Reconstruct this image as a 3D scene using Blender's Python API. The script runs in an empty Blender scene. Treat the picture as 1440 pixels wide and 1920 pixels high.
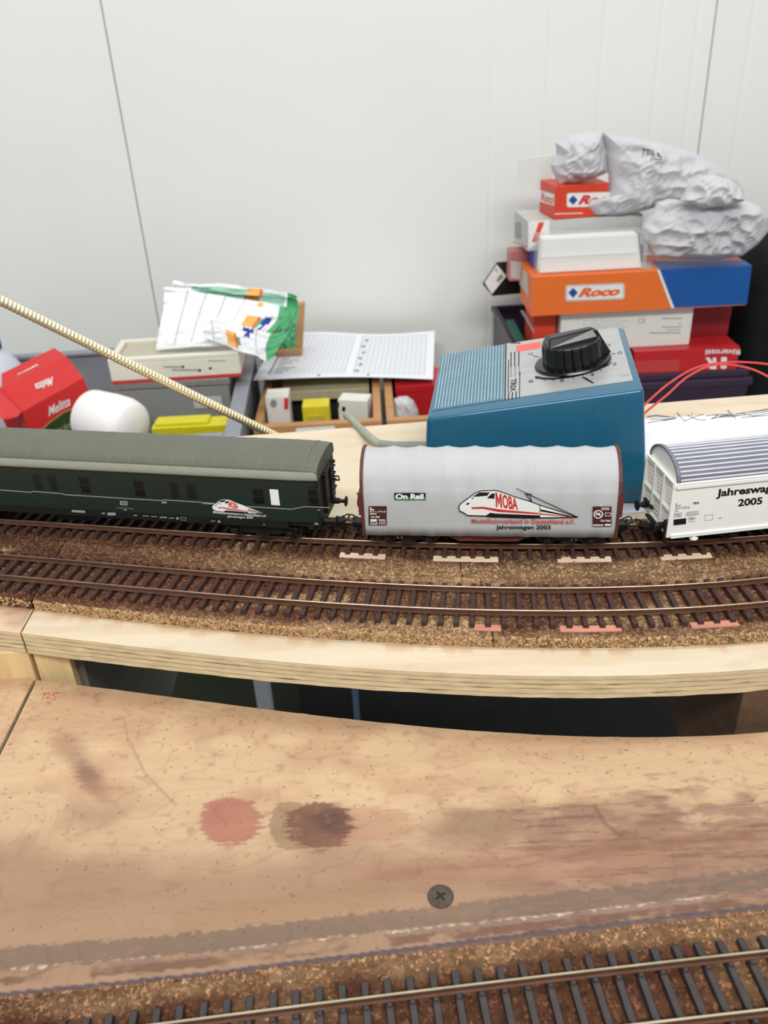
import bpy, bmesh, math, random
import numpy as np
from mathutils import Vector, Matrix
from mathutils.geometry import tessellate_polygon

# ---------------------------------------------------------------- camera
scene = bpy.context.scene
col = scene.collection
S = 0.001                      # everything below is written in millimetres
FPX, PITCH, ROLL, CAMH = 1600.0, math.radians(29.8), math.radians(3.0), 236.0
_F = np.array([0, math.cos(PITCH), -math.sin(PITCH)])
_U0 = np.array([0, math.sin(PITCH), math.cos(PITCH)])
_R0 = np.array([1.0, 0, 0])
_RT = math.cos(ROLL)*_R0 - math.sin(ROLL)*_U0
_UP = math.sin(ROLL)*_R0 + math.cos(ROLL)*_U0
_C = np.array([0, 0, CAMH])
cam = bpy.data.cameras.new('camera')
cam.sensor_fit = 'VERTICAL'; cam.sensor_height = 36.0; cam.sensor_width = 27.0
cam.lens = 36.0*FPX/1920.0
cam.clip_start = 0.01; cam.clip_end = 30
cam.dof.use_dof = True; cam.dof.focus_distance = 0.395; cam.dof.aperture_fstop = 19.0
camo = bpy.data.objects.new('camera', cam); col.objects.link(camo)
camo.matrix_world = Matrix(((_RT[0], _UP[0], -_F[0], 0), (_RT[1], _UP[1], -_F[1], 0),
                            (_RT[2], _UP[2], -_F[2], CAMH*S), (0, 0, 0, 1)))
scene.camera = camo

# ---------------------------------------------------------------- light and exposure
scene.view_settings.view_transform = 'Standard'
scene.view_settings.look = 'None'
scene.view_settings.gamma = 1.0
scene.view_settings.use_curve_mapping = False
scene.view_settings.exposure = -0.12
world = bpy.data.worlds.new('world'); scene.world = world
world.use_nodes = True
world.node_tree.nodes['Background'].inputs[0].default_value = (0.93, 0.97, 1.0, 1)
world.node_tree.nodes['Background'].inputs[1].default_value = 0.5

def area(name, loc, size, energy, color, target):
    l = bpy.data.lights.new(name, 'AREA'); l.shape = 'RECTANGLE'
    l.size, l.size_y = size; l.energy = energy; l.color = color
    o = bpy.data.objects.new(name, l); col.objects.link(o); o.location = loc
    d = Vector(target)-Vector(loc)
    o.rotation_euler = d.to_track_quat('-Z', 'Y').to_euler()
    return o
# two long ceiling fixtures of the workshop
area('ceiling_tube_light', (0.1, 0.95, 2.0), (2.6, 0.30), 20, (1.0, 0.985, 0.95), (0.1, 1.05, 0))
area('ceiling_tube_light', (0.0, -1.35, 2.1), (2.6, 0.30), 76, (1.0, 0.98, 0.94), (0.0, 1.0, 0.1))

# ---------------------------------------------------------------- measuring: a photo pixel becomes a point of the place
def ray(x, y): return _F + _RT*(x-720)/FPX - _UP*(y-960)/FPX
def at(x, y, z=None, Y=None):
    d = ray(x, y)
    t = (z-CAMH)/d[2] if Y is None else Y/d[1]
    return _C + t*d
def pxscale(Y, z): return FPX/(Y*_F[1] + (z-CAMH)*_F[2])     # pixels per mm

# ---------------------------------------------------------------- materials
def s2l(c):
    c = c/255.0
    return c/12.92 if c <= 0.04045 else ((c+0.055)/1.055)**2.4
def lin(rgb): return tuple(s2l(v) for v in rgb[:3])
MATS = {}
def mat(name, rgb=(200, 200, 200), rough=0.5, metal=0.0, var=0.08, scale=120, stretch=(1, 1, 1), bump=0.0,
        bscale=None, attr=False, alpha=1.0, trans=0.0, spec=0.5, coat=0.0, emit=0.0, rgb2=None, ior=1.45, detail=4):
    if name in MATS: return MATS[name]
    m = bpy.data.materials.new(name); m.use_nodes = True
    nt = m.node_tree; N, L = nt.nodes, nt.links
    p = N['Principled BSDF']
    tc = N.new('ShaderNodeTexCoord'); mp = N.new('ShaderNodeMapping')
    mp.inputs['Scale'].default_value = stretch
    L.new(tc.outputs['Object'], mp.inputs['Vector'])
    nz = N.new('ShaderNodeTexNoise'); nz.inputs['Scale'].default_value = scale; nz.inputs['Detail'].default_value = detail
    L.new(mp.outputs['Vector'], nz.inputs['Vector'])
    mr = N.new('ShaderNodeMapRange'); mr.inputs['From Min'].default_value = 0.3; mr.inputs['From Max'].default_value = 0.7
    mr.inputs['To Min'].default_value = 1-var; mr.inputs['To Max'].default_value = 1+var
    L.new(nz.outputs['Fac'], mr.inputs['Value'])
    mul = N.new('ShaderNodeVectorMath'); mul.operation = 'SCALE'
    if attr:
        a = N.new('ShaderNodeAttribute'); a.attribute_name = 'Col'; L.new(a.outputs['Color'], mul.inputs[0])
    elif rgb2 is not None:
        mx = N.new('ShaderNodeMix'); mx.data_type = 'RGBA'
        mx.inputs['A'].default_value = (*lin(rgb), 1); mx.inputs['B'].default_value = (*lin(rgb2), 1)
        n2 = N.new('ShaderNodeTexNoise'); n2.inputs['Scale'].default_value = scale*0.37; n2.inputs['Detail'].default_value = 5
        L.new(mp.outputs['Vector'], n2.inputs['Vector'])
        r2 = N.new('ShaderNodeMapRange'); r2.inputs['From Min'].default_value = 0.38; r2.inputs['From Max'].default_value = 0.62
        L.new(n2.outputs['Fac'], r2.inputs['Value']); L.new(r2.outputs['Result'], mx.inputs['Factor'])
        L.new(mx.outputs['Result'], mul.inputs[0])
    else:
        mul.inputs[0].default_value = lin(rgb)
    L.new(mr.outputs['Result'], mul.inputs['Scale'])
    L.new(mul.outputs['Vector'], p.inputs['Base Color'])
    p.inputs['Roughness'].default_value = rough; p.inputs['Metallic'].default_value = metal
    p.inputs['Specular IOR Level'].default_value = spec; p.inputs['Coat Weight'].default_value = coat
    p.inputs['Alpha'].default_value = alpha; p.inputs['Transmission Weight'].default_value = trans; p.inputs['IOR'].default_value = ior
    if bump:
        b = N.new('ShaderNodeBump'); b.inputs['Strength'].default_value = bump; b.inputs['Distance'].default_value = 0.0006
        nb = N.new('ShaderNodeTexNoise'); nb.inputs['Scale'].default_value = bscale or scale*3; nb.inputs['Detail'].default_value = 6
        L.new(mp.outputs['Vector'], nb.inputs['Vector']); L.new(nb.outputs['Fac'], b.inputs['Height']); L.new(b.outputs['Normal'], p.inputs['Normal'])
    MATS[name] = m
    return m

# ---------------------------------------------------------------- mesh helpers
class G:
    def __init__(s): s.v = []; s.f = []; s.c = None
    def add(s, vs, fs):
        b = len(s.v); s.v += [tuple(map(float, p)) for p in vs]; s.f += [tuple(i+b for i in f) for f in fs]; return s
    def box(s, x0, x1, y0, y1, z0, z1, M=None):
        v = [Vector(p) for p in ((x0,y0,z0),(x1,y0,z0),(x1,y1,z0),(x0,y1,z0),(x0,y0,z1),(x1,y0,z1),(x1,y1,z1),(x0,y1,z1))]
        if M is not None: v = [M @ p for p in v]
        return s.add(v, [(0,3,2,1),(4,5,6,7),(0,1,5,4),(1,2,6,5),(2,3,7,6),(3,0,4,7)])
    def hexa(s, pts):                      # 4 bottom, 4 top, counter-clockwise
        return s.add(pts, [(0,3,2,1),(4,5,6,7),(0,1,5,4),(1,2,6,5),(2,3,7,6),(3,0,4,7)])
    def loft(s, rings, closed=True, caps=True):
        b = len(s.v); n = len(rings[0])
        for r in rings: s.v += [tuple(map(float, p)) for p in r]
        m = n if closed else n-1
        for i in range(len(rings)-1):
            for j in range(m):
                k = (j+1) % n
                s.f.append((b+i*n+j, b+i*n+k, b+(i+1)*n+k, b+(i+1)*n+j))
        if caps and closed:
            s.f.append(tuple(b+j for j in reversed(range(n)))); e = b+(len(rings)-1)*n
            s.f.append(tuple(e+j for j in range(n)))
        return s
    def prism(s, poly, a0, a1, fn):        # poly 2-D, fn(u,v,a) -> xyz
        return s.loft([[fn(u, v, a0) for u, v in poly], [fn(u, v, a1) for u, v in poly]])
    def tube(s, path, r, n=10, caps=True):
        P = [Vector(p) for p in path]; rings = []; prev = None
        for i, p in enumerate(P):
            t = (P[min(i+1, len(P)-1)]-P[max(i-1, 0)]).normalized()
            if prev is None:
                a = Vector((0, 0, 1)) if abs(t.z) < 0.9 else Vector((1, 0, 0))
                prev = t.cross(a).normalized()
            u = (prev-t*prev.dot(t)).normalized(); w = t.cross(u); prev = u
            rr = r[i] if hasattr(r, '__len__') else r
            rings.append([p+(u*math.cos(q)+w*math.sin(q))*rr for q in (2*math.pi*k/n for k in range(n))])
        return s.loft(rings, True, caps)
    def lathe(s, prof, n=24, M=None):      # prof [(r,z)], axis z
        M = M or Matrix.Identity(4)
        return s.loft([[M @ Vector((r*math.cos(2*math.pi*k/n), r*math.sin(2*math.pi*k/n), z)) for k in range(n)] for r, z in prof])
    def grid(s, P, close=False):           # P[i][j] points
        h, w = len(P), len(P[0]); b = len(s.v)
        for r in P: s.v += [tuple(map(float, q)) for q in r]
        for i in range(h-1):
            for j in range(w-1):
                s.f.append((b+i*w+j, b+i*w+j+1, b+(i+1)*w+j+1, b+(i+1)*w+j))
        return s
    def mesh(s, name, mats, smooth=None, bevel=0, seg=2, fix=True):
        me = bpy.data.meshes.new(name)
        me.from_pydata([(x*S, y*S, z*S) for x, y, z in s.v], [], s.f); me.update()
        if bevel or fix:
            bm = bmesh.new(); bm.from_mesh(me)
            if fix: bmesh.ops.recalc_face_normals(bm, faces=bm.faces)
            if bevel:
                es = [e for e in bm.edges if len(e.link_faces) == 2 and e.calc_face_angle(0) > 0.5]
                bmesh.ops.bevel(bm, geom=es, offset=bevel*S, segments=seg, profile=0.5, affect='EDGES', clamp_overlap=True)
            bm.to_mesh(me); bm.free()
        if s.c is not None and not bevel:
            at_ = me.color_attributes.new('Col', 'FLOAT_COLOR', 'POINT')
            c = np.ones((len(me.vertices), 4), dtype=np.float32); c[:, :3] = np.asarray(s.c)[:len(me.vertices), :3]
            at_.data.foreach_set('color', c.ravel())
        if smooth:
            me.shade_smooth()
            if smooth < 3: me.set_sharp_from_angle(angle=smooth)
        for m in (mats if isinstance(mats, (list, tuple)) else [mats]): me.materials.append(m)
        return me
    def build(s, name, m, parent=None, smooth=None, bevel=0, seg=2, fix=True):
        o = bpy.data.objects.new(name, s.mesh(name, m, smooth, bevel, seg, fix)); col.objects.link(o)
        if parent is not None: o.parent = parent
        return o

WM = {}
def tag(o, label, cat, group=None, kind=None):
    o['label'] = label
    if cat: o['category'] = cat
    if group: o['group'] = group
    if kind: o['kind'] = kind
    return o
def thing(name, label, cat, loc=(0, 0, 0), M=None, group=None):
    o = bpy.data.objects.new(name, None); col.objects.link(o); o.empty_display_size = 0.01
    m = M if M is not None else Matrix.Translation(Vector(loc))
    WM[o.name] = m
    mm = m.copy(); mm.translation = m.translation*S
    o.matrix_world = mm
    return tag(o, label, cat, group)
def structure(o): o['kind'] = 'structure'; return o
def frame(loc, yaw=0.0, pitch=0.0, roll=0.0):
    return Matrix.Translation(Vector(loc)) @ Matrix.Rotation(yaw, 4, 'Z') @ Matrix.Rotation(pitch, 4, 'X') @ Matrix.Rotation(roll, 4, 'Y')

# prints: flat shapes measured on the photo, laid on a plane of their thing
def onplane(px, py, M, pt, n):
    Mi = M.inverted(); o = Mi @ Vector(_C); d = Mi.to_3x3() @ Vector(ray(px, py))
    pt = Vector(pt); n = Vector(n); t = (pt-o).dot(n)/d.dot(n)
    return o + d*t
def ribbon(pts, w):
    out = []
    for (x0, y0), (x1, y1) in zip(pts[:-1], pts[1:]):
        dx, dy = x1-x0, y1-y0; l = math.hypot(dx, dy) or 1; nx, ny = -dy/l*w/2, dx/l*w/2; ex, ey = dx/l*w*.3, dy/l*w*.3
        out.append([(x0+nx-ex, y0+ny-ey), (x1+nx+ex, y1+ny+ey), (x1-nx+ex, y1-ny+ey), (x0-nx-ex, y0-ny-ey)])
    return out
def ell(cx, cy, rx, ry, n=20): return [(cx+rx*math.cos(2*math.pi*k/n), cy+ry*math.sin(2*math.pi*k/n)) for k in range(n)]
def rect(x0, y0, x1, y1): return [(x0, y0), (x1, y0), (x1, y1), (x0, y1)]
def decal(name, m, parent, plane, polys, off=0.08, tris=None, ref=None):
    M = WM[ref.name if ref else parent.name]; pt, n = plane; nv = Vector(n).normalized()
    g = G()
    if tris:
        V, F = tris
        g.add([onplane(x, y, M, pt, n)+nv*off for x, y in V], F)
    for p in polys:
        q = [onplane(x, y, M, pt, n)+nv*off for x, y in p]
        g.add(q, tessellate_polygon([q]))
    o = g.build(name, m, None, fix=False); o.parent = parent
    me = o.data
    if len(me.polygons) and sum((p.normal.dot(nv)*p.area for p in me.polygons)) < 0: me.flip_normals()
    return o
_tc = {}
def glyphs(s, bold=0.0, shear=0.0, space=1.0):
    k = (s, bold, shear, space)
    if k in _tc: return _tc[k]
    cu = bpy.data.curves.new('t', 'FONT'); cu.body = s; cu.offset = bold; cu.shear = shear; cu.space_character = space; cu.resolution_u = 3
    ob = bpy.data.objects.new('t', cu); col.objects.link(ob)
    me = bpy.data.meshes.new_from_object(ob.evaluated_get(bpy.context.evaluated_depsgraph_get()))
    V = np.array([v.co[:2] for v in me.vertices]); F = [tuple(p.vertices) for p in me.polygons]
    bpy.data.objects.remove(ob); bpy.data.curves.remove(cu); bpy.data.meshes.remove(me)
    V = (V-V.min(0))/(V.max(0)-V.min(0))
    _tc[k] = (V, F); return _tc[k]
def text(s, m, parent, plane, quad, bold=0.0, shear=0.0, off=0.1, name='lettering', space=1.0, ref=None):
    V, F = glyphs(s, bold, shear, space)          # quad: px BL, BR, TR, TL
    q = np.array(quad, float)
    P = [(1-t)*((1-a)*q[0]+a*q[1]) + t*((1-a)*q[3]+a*q[2]) for a, t in V]
    return decal(name, m, parent, plane, [], off, ([tuple(p) for p in P], F), ref)

# value noise
_lat = np.random.default_rng(3).random((256, 256))
def vn(x, y):
    x = np.asarray(x, float); y = np.asarray(y, float)
    xi = np.floor(x).astype(int); yi = np.floor(y).astype(int); fx = x-xi; fy = y-yi
    fx = fx*fx*(3-2*fx); fy = fy*fy*(3-2*fy)
    a = _lat[xi % 256, yi % 256]; b = _lat[(xi+1) % 256, yi % 256]; c = _lat[xi % 256, (yi+1) % 256]; d = _lat[(xi+1) % 256, (yi+1) % 256]
    return (a*(1-fx)+b*fx)*(1-fy)+(c*(1-fx)+d*fx)*fy
def fbm(x, y, o=4):
    s = 0; a = 0.5; t = 0
    for k in range(o): s = s+a*vn(x*2**k+17*k, y*2**k+31*k); t += a; a *= .5
    return s/t
def sm(a, b, x):
    t = np.clip((np.asarray(x, float)-a)/(b-a), 0, 1); return t*t*(3-2*t)

# plan curves fitted to points measured on the photo
def curve(pts, z, deg=3):
    w = np.array([at(x, y, z)[:2] for x, y in pts]); p = np.polyfit(w[:, 0], w[:, 1], deg); d = np.polyder(p)
    lo, hi = w[:, 0].min(), w[:, 0].max()
    def f(x):
        x = np.asarray(x, float); c = np.clip(x, lo, hi)
        q = 0.0008                                   # the curve goes on bending outside the frame
        return np.polyval(p, c)+np.polyval(d, c)*(x-c)+np.where(x > hi, q*(x-c)**2, 0.0)
    return f
def offset(f, d, x0=-330, x1=330, step=3.0):
    x = np.arange(x0, x1+.1, step); y = f(x); dy = np.gradient(y, x); l = np.hypot(1, dy)
    return np.stack([x-dy/l*d, y+d/l], 1)
def arclen(path): return np.concatenate([[0], np.cumsum(np.hypot(*np.diff(path, axis=0).T))])
def along(path, s):
    a = arclen(path); s = np.asarray(s, float)
    x = np.interp(s, a, path[:, 0]); y = np.interp(s, a, path[:, 1])
    x2 = np.interp(s+.5, a, path[:, 0]); y2 = np.interp(s+.5, a, path[:, 1]); x1 = np.interp(s-.5, a, path[:, 0]); y1 = np.interp(s-.5, a, path[:, 1])
    return x, y, np.arctan2(y2-y1, x2-x1)
RT_U = 10.3      # rail top above the board
near_up = curve([(0,973),(360,997),(420,1000),(700,1013),(913,1018.6),(1180,1018),(1440,1002)], RT_U)
near_mid = curve([(0,1077),(250,1100),(500,1120),(720,1136),(920,1142),(1120,1144),(1270,1139),(1440,1127)], RT_U)
cork_edge = curve([(60,1142),(350,1175),(720,1204),(920,1213),(1170,1214),(1440,1202)], 0)
ply_edge = curve([(45,1187),(250,1212),(500,1237),(720,1254),(970,1267),(1170,1266),(1440,1252)], 0)
front_edge = curve([(62,1275),(300,1303),(700,1355),(1000,1377),(1100,1380),(1440,1373)], -28)
far_front = curve([(280,1920),(720,1864),(1170,1810),(1440,1780)], -18, 2)
JX = -170.0      # joint between the two layout modules

# ================================================================ the setting
m_wall = mat('wall_paint', (236, 238, 235), rough=0.35, var=0.012, scale=6, spec=0.35)
m_floor = mat('dark_floor', (44, 45, 44), rough=0.7, var=0.15, scale=30)
m_tabletop = mat('grey_laminate', (120, 120, 118), rough=0.5, var=0.05)
WALLY = 1610.0
wall = bpy.data.objects.new('wall_back', None); col.objects.link(wall); wall['kind'] = 'structure'
def wall_panel(x0, x1, grooves):
    prof = [(x0+.8, 3.0), (x0+1.6, 0)]
    for gx in grooves: prof += [(gx-5, 0), (gx-2.2, 0.8), (gx+2.2, 0.8), (gx+5, 0)]
    prof += [(x1-1.6, 0), (x1-.8, 3.0), (x1-.8, 40), (x0+.8, 40)]
    g = G(); g.prism(prof, -1150, 1800, lambda u, v, a: (u, WALLY+v, a))
    g.build('panel', m_wall, wall)
SX = float(at(188, 0, Y=WALLY)[0])
wall_panel(SX-1000, SX, [])
wall_panel(SX, SX+1000, [220, 315, 405, 500, 560])
wall_panel(SX+1000, SX+2000, [650, 750, 850])
g = G(); g.box(SX-1000, SX+2000, WALLY+2.5, WALLY+30, -1149, 1799); g.build('joint_backing', mat('joint', (150, 152, 148)), wall)
g = G(); g.box(-2200, 2600, -1500, WALLY, -1170, -1150); structure(g.build('floor', m_floor))

# ================================================================ layout boards
m_ply = mat('birch_veneer', (232, 214, 184), rough=0.6, var=0.06, scale=60, stretch=(0.12, 1, 1), bump=0.08, rgb2=(222, 200, 166))
m_ply_dk = mat('ply_dark_layer', (112, 90, 62), rough=0.8, var=0.2, scale=300, stretch=(0.3, 1, 1))
m_ply_lt = mat('ply_light_layer', (206, 188, 152), rough=0.8, var=0.14, scale=300, stretch=(0.3, 1, 1))
m_ply_red = mat('stained_veneer', (204, 170, 138), rough=0.6, var=0.1, scale=60, stretch=(0.12, 1, 1), rgb2=(168, 122, 98))
m_pine = mat('pine', (216, 188, 140), rough=0.6, var=0.13, scale=240, stretch=(1, 0.2, 0.12))
m_pine_end = mat('pine_end', (190, 150, 96), rough=0.7, var=0.2, scale=260)
def back_line(x): return 530.5+0.066*x
m_plytop = mat('veneer_top', rough=.6, var=.05, scale=60, stretch=(.12, 1, 1), bump=.06, attr=True)
def _mix(c, rgb, a): return c*(1-a[:, None])+np.array(lin(rgb))*a[:, None]
def pale_top(x, y):
    n = fbm(x*.07, y*.1+7); n2 = fbm(x*.16+4, y*0+1)
    c = np.tile(np.array(lin((214, 199, 174))), (len(x), 1)); c = _mix(c, (204, 184, 154), sm(.45, .7, fbm(x*.02, y*.3))*.6)
    d = cork_edge(x)-y
    c = _mix(c, (196, 158, 118), (1-sm(.6, 1.0+8*sm(.45, .7, n2), d))*.75*(d > 0))
    c = _mix(c, (186, 150, 110), sm(.6, .8, n)*.25*(d > 0))
    return c
def brown_top(x, y):
    n = fbm(x*.08+5, y*.12); d = cork_edge(x)-y
    c = np.tile(np.array(lin((214, 188, 156))), (len(x), 1))
    return _mix(c, (134, 82, 64), np.clip(1-d/16+(n-.5)*.8, 0, 1)*.85)
def ply_board(name, label, x0, x1, topm):
    t = thing(name, label, 'plywood board')
    xs = np.linspace(x0, x1, 130)
    zt = 0.0
    for k in range(9):
        zb = zt-(.5 if k % 2 else 2.0)
        j = (fbm(xs*0.11+k*9, xs*0+k*3.3)-.5)*(0.3 if k == 0 else 1.3) + (0.35 if k % 2 else 0.0)
        if k == 0: j = j-0.25
        yf = ply_edge(xs)+j
        ring = lambda z: [(a, b, z) for a, b in zip(xs, yf)]+[(x1, back_line(x1), z), (x0, back_line(x0), z)]
        g = G(); g.loft([ring(zb), ring(zt-(.03 if k == 0 else 0))])
        g.build('veneer', (m_ply_dk if k % 2 else m_ply_lt), t)
        if k == 0:
            xg = np.arange(x0, x1+.01, 1.5); yf = np.interp(xg, xs, yf); tt = np.concatenate([np.linspace(0, .32, 48), np.linspace(.34, 1, 24)]); yb = back_line(xg)
            P = np.stack([np.repeat(xg[None], len(tt), 0).ravel(), (yf[None]+(yb-yf)[None]*tt[:, None]).ravel(), np.zeros(len(tt)*len(xg))], 1)
            w = len(xg); i = (np.arange(len(tt)-1)[:, None]*w+np.arange(w-1)[None]).ravel()
            g = G(); g.v = P.tolist(); g.f = np.stack([i, i+1, i+w+1, i+w], 1).tolist(); g.c = topm(P[:, 0], P[:, 1]); g.build('top_veneer', m_plytop, t, fix=False)
        zt = zb
    return t
ply_board('layout_board', 'pale birch plywood layout board carrying the train and two curved tracks', JX+0.5, 430, pale_top)
ply_board('layout_board', 'brown stained plywood end of neighbouring layout board left of the joint', -480, JX-0.5, brown_top)

# frames below the boards
def plank(name, label, x0, x1, y0, y1, z0, z1, m=None):
    g = G(); g.box(x0, x1, y0, y1, z0, z1)
    return tag(g.build(name, m or m_pine, bevel=0.6), label, 'plank')
yj = float(ply_edge(JX))
plank('frame_plank_or_shade', 'pale pine frame plank under the board edge right of the joint', JX+0.6, JX+17, yj+3.0, 515, -150, -12.1)
plank('frame_plank_or_shade', 'pine filler plank closing the end of the left layout board', JX-60, JX-0.6, yj+1.5, 515, -70, -12.1)
plank('frame_plank_or_shade', 'dark sheet added as painted shade on the side of the pine plank', JX+17.2, JX+21, yj+8, 515, -150, -12.1, mat('plank_side_shade', (98, 94, 80), rough=.7, var=.12, scale=60, stretch=(1, .2, 1)))  # thin dark sheet puts the shade of the plank side into colour
plank('frame_plank_or_shade', 'brown cross plank in the dark gap at the right', 146, 168, 268, 538, -90, -12.1,
      mat('brown_plank', (92, 70, 52), rough=0.7, var=0.15, scale=200, stretch=(1, 0.15, 1)))
plank('frame_plank_or_shade', 'dark long beam under the back of the layout board', JX+18, 144, 470, 490, -75, -12.1, mat('dark_beam', (92, 82, 68), var=0.15))

# front board: dirty veneer with paint stains and a shadow painted into its near part
def seg_dist(X, Y, pts):
    d = np.full(X.shape, 1e9)
    for (x0, y0), (x1, y1) in zip(pts[:-1], pts[1:]):
        dx, dy = x1-x0, y1-y0; t = np.clip(((X-x0)*dx+(Y-y0)*dy)/(dx*dx+dy*dy), 0, 1)
        d = np.minimum(d, np.hypot(X-x0-t*dx, Y-y0-t*dy))
    return d
def proj(P):
    v = P-_C; d = v@_F; return 720+FPX*(v@_RT)/d, 960-FPX*(v@_UP)/d
def mixc(c, rgb, a): return c*(1-a[..., None])+np.array(lin(rgb))*a[..., None]
def stain_shade_colors(P):
    X, Y = proj(P); x, y = P[:, 0], P[:, 1]
    n1 = fbm(x*.035+5, y*.05); n2 = fbm(x*.12, y*.35+9); n3 = fbm(x*.5, y*.9+3, 3); grain = fbm(x*.05, y*1.6, 3)
    c = np.tile(np.array(lin((200, 170, 134))), (len(P), 1))
    c = mixc(c, (184, 147, 115), sm(.42, .7, n1)*.8)
    c = mixc(c, (196, 160, 124), sm(.5, .75, grain)*.35)
    low_shade = sm(1480, 1640, Y+(n1-.5)*160)
    c = mixc(c, (140, 106, 84), low_shade*.75)  # shadow over the near part painted into the board colour
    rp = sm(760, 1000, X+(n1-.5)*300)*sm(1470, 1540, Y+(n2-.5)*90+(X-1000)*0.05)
    c = mixc(c, (136, 100, 84), rp*(.3+.45*sm(.42, .62, n2)))  # brown blotches, their tone also darkened for that shadow
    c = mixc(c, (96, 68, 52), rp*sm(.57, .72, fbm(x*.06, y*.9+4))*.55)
    def blob(cx, cy, rx, ry, rgb, a, soft=.14, jag=.55, rot=0.0):
        soft = soft if soft > .5 else soft*.5
        nonlocal c
        ca, sa = math.cos(rot), math.sin(rot); u = ((X-cx)*ca+(Y-cy)*sa)/rx; v = (-(X-cx)*sa+(Y-cy)*ca)/ry
        r = np.hypot(u, v)+(fbm(x*.06+cx, y*1.3+cy, 3)-.5)*jag*1.25
        c = mixc(c, rgb, (1-sm(1-soft, 1+soft, r))*a)
    blob(130, 1400, 34, 22, (140, 100, 80), .5, .7, .5, .5); blob(170, 1460, 42, 20, (112, 78, 64), .75, .6, .5, .85)
    blob(205, 1475, 40, 14, (180, 136, 112), .5, .6, .5)
    blob(690, 1548, 80, 36, (172, 124, 98), .5, .3); blob(545, 1548, 40, 46, (146, 118, 88), .85, .1, .25)
    blob(600, 1548, 62, 46, (112, 72, 56), .9, .2); blob(620, 1540, 36, 22, (72, 46, 38), .6, .6, .8)
    blob(432, 1540, 58, 47, (166, 102, 84), .85, .12, .4)
    blob(905, 1552, 62, 34, (148, 118, 92), .75, .2, .7); blob(850, 1580, 60, 18, (160, 128, 100), .5, .3, .7)
    blob(1000, 1620, 330, 34, (150, 104, 78), .35, .6, .9, -.08)
    def line(pts, w, rgb, a, soft=1.0, br=0.0):
        nonlocal c
        d = seg_dist(X, Y, pts)+(n3-.5)*w*.5
        k = (1-sm(w/2, w/2+soft*4, d))*a
        if br: k = k*sm(br-.08, br+.08, fbm(x*.09+pts[0][0], y*.2))
        c = mixc(c, rgb, k)
    line([(213, 1350), (232, 1345), (240, 1385), (272, 1450), (330, 1510)], 2, (168, 134, 106), .8, .6)
    line([(1115, 1512), (1135, 1545), (1165, 1568)], 3, (120, 82, 62), .7)
    line([(720, 1640), (1000, 1610), (1190, 1575)], 8, (140, 98, 76), .5, 2, .45)
    line([(1000, 1625), (1200, 1585), (1440, 1560)], 10, (128, 88, 70), .5, 2, .45)
    line([(1120, 1545), (1270, 1535), (1440, 1580)], 10, (134, 92, 74), .5, 2, .42)
    line([(350, 1722), (520, 1708), (700, 1678)], 44, (150, 116, 84), .5, 1.5)
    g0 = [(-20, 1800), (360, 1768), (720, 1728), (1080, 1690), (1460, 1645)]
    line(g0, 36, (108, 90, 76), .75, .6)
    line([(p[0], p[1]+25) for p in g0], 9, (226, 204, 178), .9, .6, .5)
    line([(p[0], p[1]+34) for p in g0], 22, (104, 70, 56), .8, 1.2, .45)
    line([(-20, 1868), (360, 1830), (720, 1786), (1080, 1742), (1460, 1697)], 7, (44, 50, 82), .95, .5)
    line([(-20, 1872), (360, 1834), (720, 1790), (1080, 1746), (1460, 1701)], 10, (110, 84, 64), .6, 1)
    # specks of dirt
    sp = vn(x*1.1+70, y*1.1+20)*vn(x*.7+11, y*1.9+5); c = mixc(c, (110, 82, 60), sm(.8, .86, sp)*.6)
    lines = np.abs(np.sin(fbm(x*.012+2, y*.03+5, 3)*46)); c = c*(1-.12*(1-sm(.0, .3, lines)))[:, None]
    sp = vn(x*.8+7, y*2.4+2)*vn(x*1.3+31, y*1.1+15); c = mixc(c, (92, 66, 48), sm(.72, .78, sp)*.75)
    c = mixc(c, (150, 112, 84), sm(.62, .8, fbm(x*.25+9, y*.4+2, 4))*.4)
    return c
m_stain_shade = mat('stained_shaded_birch', rough=0.55, var=0.07, scale=90, stretch=(0.1, 1, 1), bump=0.05, attr=True)
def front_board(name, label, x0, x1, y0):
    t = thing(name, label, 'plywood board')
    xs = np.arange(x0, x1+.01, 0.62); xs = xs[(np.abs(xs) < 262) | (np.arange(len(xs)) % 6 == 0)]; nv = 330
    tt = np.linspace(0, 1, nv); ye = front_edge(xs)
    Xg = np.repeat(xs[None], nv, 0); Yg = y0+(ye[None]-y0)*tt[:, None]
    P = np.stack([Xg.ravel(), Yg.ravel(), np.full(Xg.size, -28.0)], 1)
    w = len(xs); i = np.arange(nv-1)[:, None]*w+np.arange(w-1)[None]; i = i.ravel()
    g = G(); g.v = P.tolist(); g.f = np.stack([i, i+1, i+w+1, i+w], 1).tolist(); g.c = stain_shade_colors(P)
    g.build('top_veneer', m_stain_shade, t, fix=False)
    for k in range(5):
        zt = -28.02-k*2; j = (fbm(xs*.1+k*7, xs*0)-.5)*.6+(.3 if k % 2 else 0)
        ring = lambda z: [(a, b-j_, z) for a, b, j_ in zip(xs, ye, j)]+[(xs[-1], y0, z), (xs[0], y0, z)]
        g = G(); g.loft([ring(zt-1.98), ring(zt)]); g.build('veneer', m_ply_dk if k % 2 else m_ply_lt, t)
    return t
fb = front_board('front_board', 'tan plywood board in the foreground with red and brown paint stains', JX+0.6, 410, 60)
front_board('front_board', 'narrow strip of plywood board left of the joint in the foreground', -470, JX-0.6, 60)
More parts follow.
